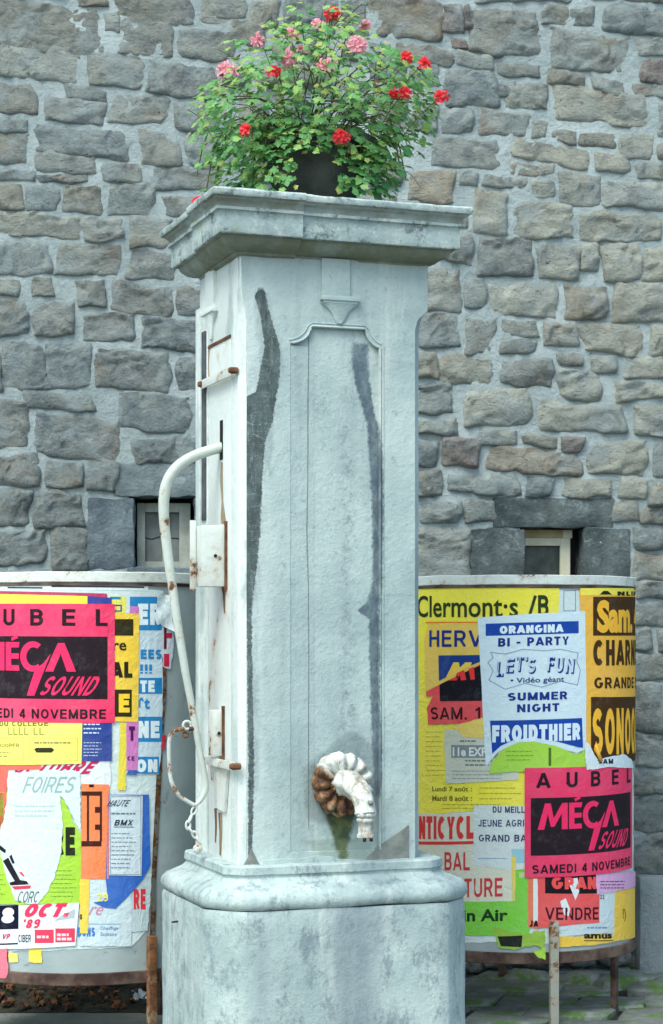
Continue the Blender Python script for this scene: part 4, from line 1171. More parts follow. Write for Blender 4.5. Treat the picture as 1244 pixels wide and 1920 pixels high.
# ================================================================== ADVERTISING DRUMS
n = NT('grey_painted_sheet', .5, .4)
c = n.mix(n.ramp(n.noise(3, 6), .3, .7), rgb(.27, .32, .33), rgb(.38, .43, .43))
c = n.mix(n.ramp(n.noise(9, 7, .7), .62, .68, 0, .8), c, rgb(.16, .20, .22))
c = n.mix(n.ramp(n.noise(25, 6, .8), .64, .70, 0, .9), c, rgb(.50, .52, .49))
c = n.mix(n.ramp(n.noise(17, 6, .8, vec=n.mapping((1, 1, 1), (4, 4, 4))), .67, .72), c, rgb(.12, .055, .03))
n.color(c); n.bump(n.noise(6, 4), .006); M['sheet'] = n.m
M['rim'] = paint_rust('peeling_white_rim', rgb(.72, .76, .72), .545, 7)
M['rail'] = simple_mat('brown_rusty_rail', rgb(.045, .022, .018), rgb(.17, .11, .085), 8, .8, .003)
M['leg_l'] = paint_rust('rusty_cream_leg', rgb(.40, .40, .34), .52, 9)
class Drum:
    def __init__(s, X, Y, r, zb, zt):
        s.X, s.Y, s.r, s.zb, s.zt = X, Y, r, zb, zt
        D = math.hypot(X, Y); s.phi0 = 0
        # silhouette angles seen from the camera
        al = math.asin(r / D); be = math.atan2(X, Y)
        s.xr = HX + F * math.tan(be + al); s.xl = HX + F * math.tan(be - al)
        s.ppm = F / Y
    def _u(s, px):
        t = (px - HX) / F
        a = 1 + t * t; b = -2 * (t * s.X + s.Y); c = s.X ** 2 + s.Y ** 2 - s.r ** 2
        Y = (-b - math.sqrt(max(0.0, b * b - 4 * a * c))) / (2 * a)
        return math.atan2(t * Y - s.X, s.Y - Y) * s.r, Y
    def uz(s, px, py):
        lim = s.xr - .6; liml = s.xl + .6
        if px > lim:
            u, Y = s._u(lim); u += (px - lim) / s.ppm
        elif px < liml:
            u, Y = s._u(liml); u -= (liml - px) / s.ppm
        else: u, Y = s._u(px)
        return u, EYE + (HY - py) / F * Y
    def pos(s, u, z, off):
        a = u / s.r; return Vector((s.X + (s.r + off) * math.sin(a), s.Y - (s.r + off) * math.cos(a), z))
def make_drum(d, label, legs, leg_mat, name='advertising_drum'):
    root = empty(name, (d.X, d.Y, 0)); tag(root, label, 'advertising drum', 'round advertising drums on legs')
    def ringb(nm, r0, r1, z0, z1, mat, nn=96, bevel=.003, amp=0):
        bm = bmesh.new()
        prof = [(r0, z0), (r1 - bevel, z0), (r1, z0 + bevel), (r1, z1 - bevel), (r1 - bevel, z1), (r0, z1)]
        rg = [[bm.verts.new((r_ * math.cos(k / nn * 2 * math.pi), r_ * math.sin(k / nn * 2 * math.pi), z_ + amp * noise.noise((math.cos(k / nn * 6.283) * 3, math.sin(k / nn * 6.283) * 3, 0)))) for k in range(nn)] for r_, z_ in prof]
        for i in range(len(rg)):
            j = (i + 1) % len(rg)
            for k in range(nn): bm.faces.new((rg[i][k], rg[i][(k + 1) % nn], rg[j][(k + 1) % nn], rg[j][k]))
        return bmobj(nm, bm, mat, root, autosmooth=35)
    ringb('sheet_metal', d.r - .004, d.r, d.zb, d.zt, M['sheet'], 128)
    ringb('top_rim', d.r - .012, d.r + .010, d.zt - .030, d.zt + .010, M['rim'], 128, amp=.003)
    ringb('dark_line_ring', d.r - .001, d.r + .006, d.zt - .042, d.zt - .031, M['rail'], 128, .001)  # thin dark ring drawn just below the rim
    ringb('bottom_rail', d.r - .015, d.r + .008, d.zb - .035, d.zb + .012, M['rail'], 128)
    for (an, rr_, ww) in legs:
        x = math.sin(R(an)) * (d.r + rr_); y = -math.cos(R(an)) * (d.r + rr_)
        bm = bmesh.new(); zt_ = d.zb + .14 if rr_ > 0 else d.zb + .03
        box(bm, -ww / 2, ww / 2, -.012, .012, 0, zt_, .003); rough(bm, .0012, 25, .05)
        l = bmobj('leg', bm, leg_mat if rr_ > 0 else M['rail'], root, autosmooth=40); l.location = (x, y, 0); l.rotation_euler = (0, 0, R(an))
    return root
DL = Drum((165 - HX) / F * 7.77, 7.77, .52, .325, 1.825)
DR = Drum((961 - HX) / F * 8.4, 8.4, .52, .300, 1.832)
dl = make_drum(DL, 'rusty grey sheet metal drum plastered with posters left of the pump', [(33.6, .016, .034), (150, -.03, .034), (-95, -.03, .034)], paint_rust('very_rusty_leg', rgb(.20, .17, .12), .44, 9))
dr = make_drum(DR, 'grey metal drum covered in posters with curved white rim right of the pump', [(13.0, .016, .036), (60, -.05, .036), (-40, -.04, .05), (180, -.03, .036)], M['leg_l'])
# rusty upright seam on the left drum
def drum_strip(d, root, pts, w, mat, name, off=.004):
    bm = bmesh.new(); L = []; Rr = []
    for i, (px, py) in enumerate(pts):
        u, z = d.uz(px, py); ww = w * (1 + .35 * noise.noise((z * 9, 0, 0)))
        L.append(bm.verts.new(d.pos(u - ww / 2, z, off) - Vector((d.X, d.Y, 0)))); Rr.append(bm.verts.new(d.pos(u + ww / 2, z, off) - Vector((d.X, d.Y, 0))))
    for k in range(len(L) - 1): bm.faces.new((L[k], Rr[k], Rr[k + 1], L[k + 1]))
    bmesh.ops.solidify(bm, geom=bm.faces[:], thickness=.006)
    return bmobj(name, bm, mat, root)
drum_strip(DL, dl, [(307, 1120 + 24 * k) for k in range(9)] + [(303 - k * 1.5, 1340 + 30 * k) for k in range(12)] + [(287, 1700), (285, 1760), (284, 1825)], .022, paint_rust('rusty_seam_metal', rgb(.26, .27, .25), .47, 12), 'seam_strip')

# ================================================================== POSTERS
PM = {}
def paper(c):
    k = 'p%s' % (c,)
    if k not in PM:
        n = NT('poster_paper', .8, .15)
        b = sp(c)
        b = tuple(v * .93 + .015 for v in b[:3]) + (1,)
        f = n.ramp(n.noise(5, 7, .7),   .35, .7, 0, .28)
        cc = n.mix(f, b, tuple(min(1, v * .72 + .17) for v in b[:3]) + (1,))
        cc = n.mix(n.ramp(n.noise(4, 7, .8, dist=2.0), .58, .68, 0, .16), cc, rgb(.45, .46, .42))
        cc = n.mix(n.ramp(n.noise(30, 6, .8), .62, .72, 0, .35), cc, tuple(v * .55 for v in b[:3]) + (1,))
        n.color(cc); n.bump(n.noise(8, 6, .65, dist=2.2), .007, .8); n.bump(n.noise(30, 4, dist=1), .003); PM[k] = n.m
    return PM[k]
def ink(c):
    k = 'i%s' % (c,)
    if k not in PM:
        n = NT('printing_ink', .75, .15); b = sp(c)
        cc = n.mix(n.ramp(n.noise(18, 8, .8), .50, .70, .0, .5), b, tuple(min(1, v * .9 + .07) for v in b[:3]) + (1,))
        n.color(cc); n.bump(n.noise(9, 5, .6, dist=1.5), .006, .8); PM[k] = n.m
    return PM[k]
TC = {}
def text_shape(s, bold=0.0, sp_=1.0):
    k = (s, bold, sp_)
    if k in TC: return TC[k]
    cu = bpy.data.curves.new('t', 'FONT'); cu.body = s; cu.offset = bold; cu.resolution_u = 3; cu.space_character = sp_
    ob = bpy.data.objects.new('t', cu); C.objects.link(ob)
    dg = bpy.context.evaluated_depsgraph_get(); dg.update()
    me = bpy.data.meshes.new_from_object(ob.evaluated_get(dg))
    vs = [(v.co.x, v.co.y) for v in me.vertices]; fs = [tuple(p.vertices) for p in me.polygons]
    bpy.data.objects.remove(ob); bpy.data.curves.remove(cu); bpy.data.meshes.remove(me)
    xa = min(v[0] for v in vs); xb = max(v[0] for v in vs); ya = min(v[1] for v in vs); yb = max(v[1] for v in vs)
    vs = [((x - xa) / (xb - xa), 1 - (y - ya) / (yb - ya)) for x, y in vs]
    TC[k] = (vs, fs); return TC[k]
A_ = lambda cx, cy, rx, ry, a0, a1, n_=10: [(cx + rx * math.cos(R(a0 + (a1 - a0) * k / n_)), cy + ry * math.sin(R(a0 + (a1 - a0) * k / n_))) for k in range(n_ + 1)]
def glyphs(t):
    h = t / 2; T = 1 - h; w = .68; W_ = w - h; m = w / 2; q = .53
    O = A_(m, .5, m - h, .5 - h, 90, 450, 24)
    bowl = lambda y0, y1, xr: [(h, y1), (xr - .2, y1)] + A_(xr - .2, (y0 + y1) / 2, .2 - 0, (y1 - y0) / 2, 90, -90, 8)[1:] + [(h, y0)]
    return {
     'A': (.74, [[(h * .6, 0), (.37, 1 - .0)], [(.74 - h * .6, 0), (.37, 1)], [(.16, .28), (.58, .28)]]),
     'B': (.68, [[(h, 0), (h, 1)], bowl(q, T, W_ - .02), bowl(h, q, W_)]),
     'C': (.70, [A_(.36, .5, .36 - h, .5 - h, 48, 312, 16)]),
     'D': (.68, [[(h, 0), (h, 1)], [(h, T), (.32, T)] + A_(.32, .5, W_ - .32, .5 - h, 90, -90, 12)[1:] + [(h, h)]]),
     'E': (.60, [[(h, 0), (h, 1)], [(h, T), (.6, T)], [(h, .52), (.56, .52)], [(h, h), (.6, h)]]),
     'F': (.56, [[(h, 0), (h, 1)], [(h, T), (.56, T)], [(h, .50), (.52, .50)]]),
     'G': (.74, [A_(.37, .5, .37 - h, .5 - h, 48, 318, 16) + [(.74 - h, .42)], [(.42, .44), (.74, .44)]]),
     'H': (.68, [[(h, 0), (h, 1)], [(W_, 0), (W_, 1)], [(h, .52), (W_, .52)]]),
     'I': (t, [[(h, 0), (h, 1)]]),
     'J': (.54, [[(.54 - h, 1), (.54 - h, .3)] + A_(.27, .28, .27 - h, .28 - h, 0, -180, 8)]),
     'L': (.56, [[(h, 0), (h, 1)], [(h, h), (.56, h)]]),
     'M': (.84, [[(h, 0), (h, 1)], [(.84 - h, 0), (.84 - h, 1)], [(h, 1), (.42, h * .6)], [(.84 - h, 1), (.42, h * .6)]]),
     'N': (.70, [[(h, 0), (h, 1)], [(.70 - h, 0), (.70 - h, 1)], [(h, 1), (.70 - h, 0)]]),
     'O': (.74, [A_(.37, .5, .37 - h, .5 - h, 90, 450, 24)]),
     'P': (.64, [[(h, 0), (h, 1)], bowl(.44, T, .64 - h)]),
     'Q': (.74, [A_(.37, .5, .37 - h, .5 - h, 90, 450, 24), [(.42, .26), (.72, 0)]]),
     'R': (.68, [[(h, 0), (h, 1)], bowl(.46, T, .66 - h), [(.36, .46), (.68 - h * .8, 0)]]),
     'S': (.66, [A_(.33, .75 - h / 2, .33 - h, .25 - h / 2, 30, 270, 9) + A_(.33, .25 + h / 2, .33 - h, .25 - h / 2, 90, -150, 9)[1:]]),
     'T': (.62, [[(.31, 0), (.31, 1)], [(0, T), (.62, T)]]),
     'U': (.68, [[(h, 1), (h, .32)] + A_(m, .32, m - h, .32 - h, 180, 360, 10) + [(W_, 1)]]),
     'V': (.70, [[(h * .6, 1), (.35, 0)], [(.70 - h * .6, 1), (.35, 0)]]),
     'X': (.70, [[(h, 1), (.70 - h, 0)], [(.70 - h, 1), (h, 0)]]),
     'Y': (.70, [[(h, 1), (.35, .42), (.70 - h, 1)], [(.35, .44), (.35, 0)]]),
     '1': (.34, [[(.34 - h, 0), (.34 - h, 1)], [(.34 - h, T - .02), (0, .74)]]),
     '2': (.60, [A_(.3, .70, .3 - h, .3 - h, 160, -40, 10) + [(h, h)], [(h * .6, h), (.60, h)]]),
     '4': (.62, [[(.45, 0), (.45, 1)], [(.45, .96), (h, .30)], [(h * .6, .27), (.62, .27)]]),
     '8': (.62, [A_(.31, .75 - h * .4, .27 - h * .9, .25 - h * .6, 90, 450, 16), A_(.31, .27, .31 - h, .27 - h, 90, 450, 16)]),
     '9': (.62, [A_(.31, .70, .31 - h, .30 - h, 90, 450, 16), [(.62 - h, .70)] + A_(.31, .33, .31 - h, .33 - h, 0, -140, 8)]),
     '!': (t, [[(h, 1), (h, .3)], [(h, 0), (h, .16)]]),
     '.': (t, [[(h, 0), (h, t)]]), '-': (.36, [[(0, .42), (.36, .42)]]), '/': (.4, [[(0, 0), (.4, 1)]]), "'": (t, [[(h, 1), (h, .68)]]), ' ': (.30, [])}
SC = {}
def stroke_text(s, t, gap):
    k = (s, t, gap)
    if k in SC: return SC[k]
    g = glyphs(t); x = 0; vs = []; fs = []; dz = []; si = 0
    for ch_ in s:
        w_, st = g[ch_]
        for pl_ in st:
            si += 1; dz += [(si % 4) * 2.5e-5] * (2 * len(pl_)); b0 = len(vs); closed = len(pl_) > 3 and math.hypot(pl_[0][0] - pl_[-1][0], pl_[0][1] - pl_[-1][1]) < 1e-6
            for i, p in enumerate(pl_):
                a = pl_[i - 1] if i else (pl_[-2] if closed else None); b = pl_[i + 1] if i < len(pl_) - 1 else (pl_[1] if closed else None)
                if a is None: a = (2 * p[0] - b[0], 2 * p[1] - b[1])
                if b is None: b = (2 * p[0] - a[0], 2 * p[1] - a[1])
                d1 = Vector((p[0] - a[0], p[1] - a[1])).normalized(); d2_ = Vector((b[0] - p[0], b[1] - p[1])).normalized()
                n1_ = Vector((-d1.y, d1.x)); n2_ = Vector((-d2_.y, d2_.x)); nn_ = (n1_ + n2_).normalized(); sc = min(1.6, 1 / max(.4, nn_.dot(n1_)))
                vs += [(x + p[0] + nn_.x * t / 2 * sc, min(1.0, max(0.0, p[1] + nn_.y * t / 2 * sc))), (x + p[0] - nn_.x * t / 2 * sc, min(1.0, max(0.0, p[1] - nn_.y * t / 2 * sc)))]
            for i in range(len(pl_) - 1): fs.append((b0 + 2 * i, b0 + 2 * i + 1, b0 + 2 * i + 3, b0 + 2 * i + 2))
        x += w_ + gap
    xa = min(v[0] for v in vs); xb = max(v[0] for v in vs)
    SC[k] = ([((a - xa) / (xb - xa), 1 - b) for a, b in vs], fs, dz); return SC[k]
STROKE = set(glyphs(.2))
def tess(poly):
    fs = tessellate_polygon([[Vector((x, y, 0)) for x, y in poly]])
    return poly, [tuple(f) for f in fs]
nlayer = {}
class Poster:
    def __init__(s, drum, poly, col, label, layer, name='poster', cat='poster', m=None, slope=0.0, group=None):
        s.d = drum; s.layer = layer; s.sl = slope; s.x0 = poly[0][0]
        s.m = m or (lambda x, y: drum.uz(x, y))
        pts = [s.m(x, y) for x, y in poly]
        # wobble the long edges a little, torn corners
        cu = sum(p[0] for p in pts) / len(pts); cz = sum(p[1] for p in pts) / len(pts)
        s.o = drum.pos(cu, cz, 0)
        s.k = 0
        s.root = s.emit(name, pts, tess(pts)[1], paper(col), None, 0.0)
        tag(s.root, label, cat, group)
    def emit(s, name, uvz, fs, mat, parent, extra, dz=None):
        bm = bmesh.new(); vv = [bm.verts.new((q[0], q[1], dz[i] if dz else 0)) for i, q in enumerate(uvz)]
        for f in fs:
            try: bm.faces.new([vv[i] for i in f])
            except ValueError: pass
        us = [u for u, z in uvz]; st = .03
        k = math.ceil(min(us) / st) * st
        while k < max(us):
            bmesh.ops.bisect_plane(bm, geom=bm.verts[:] + bm.edges[:] + bm.faces[:], plane_co=(k, 0, 0), plane_no=(1, 0, 0), dist=1e-6); k += st
        off = .0015 + s.layer * .0009 + extra
        for v in bm.verts:
            u, z = v.co.x, v.co.y
            v.co = s.d.pos(u, z, off + v.co.z) - s.o
        bm.normal_update()
        m_ = bpy.data.meshes.new(name); bm.to_mesh(m_); bm.free(); m_.materials.append(mat)
        o = bpy.data.objects.new(name, m_); C.objects.link(o)
        if parent: o.parent = parent
        else: o.location = s.o
        return o
    def quad(s, x0, y0, x1, y1):
        sl = s.sl; f = lambda x, y: s.m(x, y + sl * (x - s.x0))
        a, b, c, d = f(x0, y0), f(x1, y0), f(x1, y1), f(x0, y1)
        def bl(x, y):
            return tuple(a[i] * (1 - x) * (1 - y) + b[i] * x * (1 - y) + c[i] * x * y + d[i] * (1 - x) * y for i in (0, 1))
        return bl
    def t(s, txt, x0, y0, x1, y1, col, bold=.012, shear=0.0, sp_=1.0, name='lettering'):
        if all(q in STROKE for q in txt):
            th = .125 + min(bold, .045) * 3.4
            if len(txt) == 1 and txt in 'I.': th = .2
            vs, fs, dz = stroke_text(txt, th, (.16 if len(txt) > 1 else 0) * sp_ - (.04 if bold > .04 else 0))
        else: (vs, fs), dz = text_shape(txt, bold, sp_), None
        bl = s.quad(x0, y0, x1, y1)
        s.k += 1
        if shear: vs = [((x + shear * (1 - y)) / (1 + shear), y) for x, y in vs]
        s.emit(name, [bl(x, y) for x, y in vs], fs, ink(col), s.root, .0008 + s.k * 1e-5, dz); return s
    def r(s, x0, y0, x1, y1, col, name='printed_block'):
        bl = s.quad(x0, y0, x1, y1); s.k += 1
        s.emit(name, [bl(0, 0), bl(1, 0), bl(1, 1), bl(0, 1)], [(0, 1, 2, 3)], ink(col), s.root, .0004 + s.k * 1e-5); return s
    def p(s, pts, col, name='printed_shape', ex=.0008):
        q = [s.m(x, y + s.sl * (x - s.x0)) for x, y in pts]; s.k += 1
        s.emit(name, q, tess(q)[1], ink(col), s.root, ex + s.k * 1e-5); return s
    def lines(s, x0, y0, x1, dy, n_, col, th=1.0, seed=1):
        """rows of small print too fine to read: broken dashes, one mesh"""
        rnd = random.Random(seed); uv = []; fs = []
        for i in range(n_):
            x = x0; y = y0 + i * dy; xe = x1 - rnd.random() * (x1 - x0) * .3
            while x < xe:
                w_ = rnd.uniform(3, 9); b = min(x + w_, xe); k = len(uv)
                uv += [s.m(x, y), s.m(b, y), s.m(b, y + th), s.m(x, y + th)]; fs.append((k, k + 1, k + 2, k + 3)); x = b + 1.6
        s.k += 1
        if uv: s.emit('small_print', uv, fs, ink(col), s.root, .0008 + s.k * 1e-5)
        return s
    def frame(s, x0, y0, x1, y1, th, col):
        for (a, b, c_, d) in ((x0, y0, x1, y0 + th), (x0, y1 - th, x1, y1), (x0, y0 + th, x0 + th, y1 - th), (x1 - th, y0 + th, x1, y1 - th)): s.r(a, b, c_, d, col, 'printed_line')
        return s
def torn(pts, amp=1.6, step=6, seed=0):
    rnd = random.Random(seed); out = []
    for i in range(len(pts)):
        a, b = pts[i], pts[(i + 1) % len(pts)]; L = math.hypot(b[0] - a[0], b[1] - a[1]); n_ = max(1, int(L / step))
        for k in range(n_):
            t = k / n_; out.append((a[0] + (b[0] - a[0]) * t + rnd.uniform(-amp, amp) * (k > 0), a[1] + (b[1] - a[1]) * t + rnd.uniform(-amp, amp) * (k > 0)))
    return out
def rq(x0, y0, x1, y1): return [(x0, y0), (x1, y0), (x1, y1), (x0, y1)]
YEL = (250, 236, 70); LEM = (248, 238, 110); ORG = (250, 178, 50); MAG = (240, 48, 100); WHT = (214, 226, 226); NAV = (28, 52, 130); BLK = (38, 26, 34)
GRN = (150, 205, 50); BRN = (70, 46, 22); LBL = (40, 130, 190); RED = (232, 60, 60); CRM = (222, 222, 200); GRY = (120, 130, 135); LIL = (212, 120, 190)

def mega(drum, u0, z0, label, layer, w_=.603, h_=.444, tilt=0.0):
    m = lambda x, y: (u0 + x * w_, z0 - y * h_ + tilt * x * w_)
    P = Poster(drum, [(0, 0), (1, 0), (1, 1), (0, 1)], MAG, label, layer, m=m, group='bright pink Aubel dance posters')
    P.x0 = 0
    for ch_, cx, hw in (('A', .125, .05), ('U', .325, .045), ('B', .52, .042), ('E', .72, .040), ('L', .92, .036)):
        P.t(ch_, cx - hw, .045, cx + hw, .185, BLK, .02)
    P.r(.04, .275, .955, .80, BLK)
    P.p([(.085, .565), (.135, .325), (.175, .325), (.195, .46), (.255, .325), (.295, .325), (.295, .565), (.252, .565), (.252, .42), (.20, .54), (.175, .54), (.155, .42), (.13, .565)], MAG, 'lettering')
    P.p([(.305, .325), (.405, .325), (.40, .37), (.345, .37), (.345, .42), (.40, .42), (.40, .465), (.345, .465), (.345, .52), (.40, .52), (.405, .565), (.305, .565)], MAG, 'lettering')
    P.p([(.345, .29), (.385, .265), (.395, .29), (.35, .315)], MAG, 'accent')
    # open C-like G with the long slash
    cg = [(.495 + .085 * math.cos(R(a)), .445 + .128 * math.sin(R(a))) for a in range(-52, -318, -14)]
    ci = [(.50 + .048 * math.cos(R(a)), .445 + .078 * math.sin(R(a))) for a in range(-310, -50, 14)]
    P.p(cg + ci, MAG, 'lettering')
    P.p([(.51, .55), (.565, .50), (.61, .42), (.505, .775), (.455, .775)], MAG, 'slash')
    P.p([(.575, .57), (.655, .33), (.695, .33), (.765, .57), (.71, .57), (.672, .42), (.625, .57)], MAG, 'lettering')
    P.t('SOUND', .53, .61, .925, .77, MAG, .014, .22)
    P.t('SAMEDI 4 NOVEMBRE', .05, .885, .945, .965, BLK, .018, 0, 1.06)
    return P
# ---- left drum
d = DL
P = Poster(d, torn([(-110, 1096), (200, 1098), (306, 1108), (307, 1180), (303, 1390), (300, 1480), (290, 1640), (274, 1745), (246, 1776), (-110, 1790)], 1.5, 14, 1), WHT, 'layer of old white bill paper coating the left drum behind its newer posters', 0, 'paper_layer', 'old paper')
Poster(d, [(-110, 1086), (88, 1090), (100, 1096), (278, 1094), (277, 1108), (-110, 1106)], (226, 236, 236), 'thin white banner strip with a ruled line right under the rim of the left drum', 1, slope=.01).r(15, 1099, 80, 1102, (60, 66, 80), 'printed_line').r(97, 1096, 270, 1099, (60, 66, 80), 'printed_line')
Poster(d, [(-110, 1106), (200, 1113), (202, 1124), (-110, 1118)], (190, 40, 90), 'purple red strip of an older bill above the yellow strip on the left drum', 2, 'poster_scrap', 'poster scrap')
Poster(d, [(-110, 1111), (165, 1118), (165, 1136), (-110, 1136)], YEL, 'yellow strip of a bill peeping over the pink poster on the left drum', 3, 'poster_scrap', 'poster scrap')
Poster(d, [(164, 1118), (209, 1121), (209, 1140), (164, 1140)], (40, 56, 150), 'navy blue strip peeping over the pink poster on the left drum', 4, 'poster_scrap', 'poster scrap')
P = Poster(d, torn([(206, 1118), (248, 1119), (246, 1250), (206, 1250)], .8, 8, 3), (236, 226, 90), 'faded yellow bill with a blue sign behind the orange yellow one, left drum', 2)
P.r(206, 1119, 226, 1124, LBL); P.frame(212, 1134, 228, 1147, 2.5, (50, 60, 160))
P = Poster(d, torn([(236, 1115), (303, 1119), (304, 1300), (302, 1400), (297, 1452), (236, 1452)], .8, 12, 2), (206, 222, 232), 'tall white and light blue bill with block letters, right side of the left drum', 3)
P.r(243, 1119, 303, 1182, LBL).t('ER', 258, 1132, 301, 1172, (226, 236, 240), .05)
P.t('EES', 263, 1218, 302, 1236, LBL, .04).t('!!!', 262, 1246, 284, 1263, LBL, .04)
P.r(257, 1271, 303, 1301, LBL).t('TE', 262, 1276, 289, 1298, (226, 236, 240), .05).t('ût', 258, 1308, 280, 1330, LBL, .04)
P.r(254, 1344, 303, 1391, LBL).t('NE', 258, 1352, 298, 1384, (226, 236, 240), .05)
P.r(246, 1419, 297, 1451, LBL).t('ON', 254, 1424, 294, 1448, (226, 236, 240), .05)
Poster(d, torn([(225, 1355), (239, 1355), (235, 1482), (220, 1482)], .8, 8, 5), (238, 216, 60), 'narrow yellow torn strip hanging below the orange yellow bill, left drum', 4, 'poster_scrap', 'poster scrap')
Poster(d, [(243, 1136), (260, 1138), (260, 1160), (243, 1158)], LIL, 'small lilac corner showing above the orange yellow bill on the left drum', 4, 'poster_scrap', 'poster scrap')
Poster(d, torn([(236, 1352), (259, 1353), (257, 1446), (236, 1444)], .6, 9, 6), LIL, 'narrow lilac bill with a dark T between yellow and blue papers, left drum', 5).t('T', 241, 1362, 252, 1389, (90, 20, 90), .05).t('CE', 238, 1418, 251, 1426, (90, 20, 90), .03)
Poster(d, [(240, 1444), (256, 1444), (255, 1453), (236, 1453)], (36, 90, 170), 'little blue scrap below the lilac bill on the left drum', 6, 'poster_scrap', 'poster scrap')
P = Poster(d, [(150, 1148), (260, 1151), (258, 1354), (150, 1350)], (248, 204, 60), 'orange yellow bill with bold black letters beside the left pink poster', 6)
P.r(195, 1161, 249, 1192, (50, 44, 20)).t('bre', 196, 1199, 236, 1220, (50, 44, 20), .02).t('AL', 207, 1241, 247, 1271, (40, 34, 20), .05)
P.r(200, 1293, 246, 1344, (50, 44, 20)).t('E', 222, 1301, 242, 1336, (248, 204, 60), .04)
u1, z1 = d.uz(213, 1131)
mega(d, u1 - .600, z1, 'bright pink dance poster with black block on the left drum, cut by photo edge', 8, tilt=-.006)
P = Poster(d, [(120, 1340), (209, 1345), (209, 1427), (120, 1427)], (24, 56, 140), 'dark blue bill with tiny white text under the left pink poster', 6)
P.lines(157, 1357, 190, 8, 3, (200, 212, 226), 2.5, 3).lines(157, 1392, 192, 6, 5, (190, 202, 220), 1.4, 4)
P = Poster(d, [(-110, 1340), (155, 1342), (153, 1432), (-110, 1430)], LEM, 'pale lemon bill with club notices under the left pink poster', 7)
P.t('ECHOS DU COLLEGE', -40, 1352, 92, 1361, (120, 116, 60), .02).t('LLLL LL', 18, 1364, 84, 1378, (150, 146, 70), .0)
P.frame(57, 1383, 146, 1427, 1.2, (190, 180, 90)).frame(-60, 1383, 46, 1427, 1.2, (190, 180, 90)).t('TROOPER', -6, 1394, 38, 1401, (150, 140, 70), .01).p([(66, 1405), (70, 1402), (98, 1402), (103, 1406), (98, 1411), (70, 1411)], (50, 50, 30))
P.lines(66, 1391, 138, 6, 1, (150, 145, 80), 3, 8).lines(-50, 1410, 34, 7, 2, (165, 160, 90), 2, 9)
P = Poster(d, torn([(-110, 1428), (205, 1424), (208, 1450), (206, 1476), (-110, 1476)], 1.2, 12, 7), (230, 232, 234), 'white bill with a red word ending in OBRE under the lemon one, left drum', 3)
P.t('OCTOBRE', 24, 1427, 187, 1451, (190, 40, 90), .03, .14)
Poster(d, torn([(-110, 1426), (78, 1430), (78, 1442), (17, 1444), (14, 1480), (17, 1530), (4, 1580), (-110, 1600)], 1.2, 9, 8), (244, 96, 76), 'salmon red torn bill at the photo edge below the lemon bill', 5)
P = Poster(d, torn([(-110, 1480), (110, 1490), (125, 1505), (137, 1540), (153, 1565), (152, 1696), (-110, 1696)], 1.0, 12, 9), (166, 208, 52), 'lime green bill with black letters showing round the torn white paper, left drum', 5)
P.t('DRE', 78, 1551, 141, 1604, (34, 40, 24), .06).lines(96, 1632, 144, 8, 7, (104, 140, 44), 1.2, 10).lines(-20, 1640, 14, 9, 5, (104, 140, 44), 1.2, 11)
P = Poster(d, torn([(20, 1450), (60, 1446), (100, 1444), (150, 1446), (153, 1560), (137, 1530), (122, 1500), (113, 1492), (119, 1545), (116, 1590), (108, 1630), (92, 1670), (72, 1696), (52, 1694), (30, 1688), (20, 1660), (8, 1620), (-2, 1580), (10, 1530), (16, 1490)], 1.6, 6, 12), (212, 226, 224), 'large torn white paper tongue hanging over the lime green bill, left drum', 7)
P.t('FOIRES', 44, 1456, 146, 1486, (150, 172, 172), .0, .12).lines(30, 1510, 110, 9, 3, (178, 196, 196), 3, 13)
P.p([(0, 1582), (14, 1594), (12, 1600), (-2, 1590)], (30, 26, 38)).p([(8, 1614), (18, 1608), (40, 1650), (52, 1652), (56, 1658), (22, 1660), (20, 1655), (30, 1652)], (30, 26, 38)).p([(20, 1606), (24, 1602), (30, 1618), (26, 1620)], (30, 26, 38)).p([(24, 1662), (60, 1660), (58, 1666), (30, 1668)], (206, 60, 90))
P.t('CORC', 34, 1671, 76, 1692, (90, 100, 108), .0, .15).p([(38, 1636), (42, 1634), (48, 1642), (46, 1644)], (226, 60, 80))
P = Poster(d, [(153, 1470), (204, 1471), (203, 1648), (152, 1648)], (248, 130, 72), 'orange bill with dark framed letters in the lower middle of the left drum', 6)
P.r(153, 1484, 191, 1492, (70, 30, 24)).r(153, 1577, 190, 1587, (70, 30, 24)).r(163, 1492, 167, 1577, (70, 30, 24)).r(187, 1492, 191, 1577, (70, 30, 24)).r(178, 1513, 187, 1524, (70, 30, 24)).r(178, 1546, 187, 1556, (70, 30, 24)).r(167, 1471, 176, 1476, (40, 20, 30))
P = Poster(d, [(203, 1490), (278, 1490), (279, 1560), (281, 1622), (266, 1650), (240, 1680), (216, 1704), (196, 1702), (174, 1692), (192, 1690), (201, 1680), (198, 1648)], (22, 96, 190), 'glossy blue torn bill behind the typed notice, its lower corner folding loose', 6)
P.t('29', 182, 1675, 202, 1690, (230, 220, 120), .02)
P = Poster(d, [(205, 1491), (266, 1492), (264, 1642), (204, 1641)], (208, 220, 228), 'white typed notice with the word BMX in a ruled border, left drum', 8)
P.frame(206, 1493, 263, 1640, 1, (120, 130, 140)).t('HAUTE', 199, 1500, 244, 1512, (60, 66, 80), .01, .2).lines(208, 1524, 254, 8, 1, (110, 118, 128), 3, 14).t('BMX', 213, 1537, 249, 1548, (50, 56, 72), .02, .1).r(212, 1550, 250, 1551.4, (80, 86, 96), 'printed_line').lines(208, 1562, 257, 8, 6, (130, 138, 146), 1.6, 15).lines(208, 1602, 252, 8, 4, (110, 118, 128), 1.6, 16)
P = Poster(d, torn([(150, 1645), (204, 1646), (246, 1660), (246, 1774), (150, 1774)], 1, 12, 17), (206, 220, 226), 'pale bill with small light blue print at the foot of the left drum', 4)
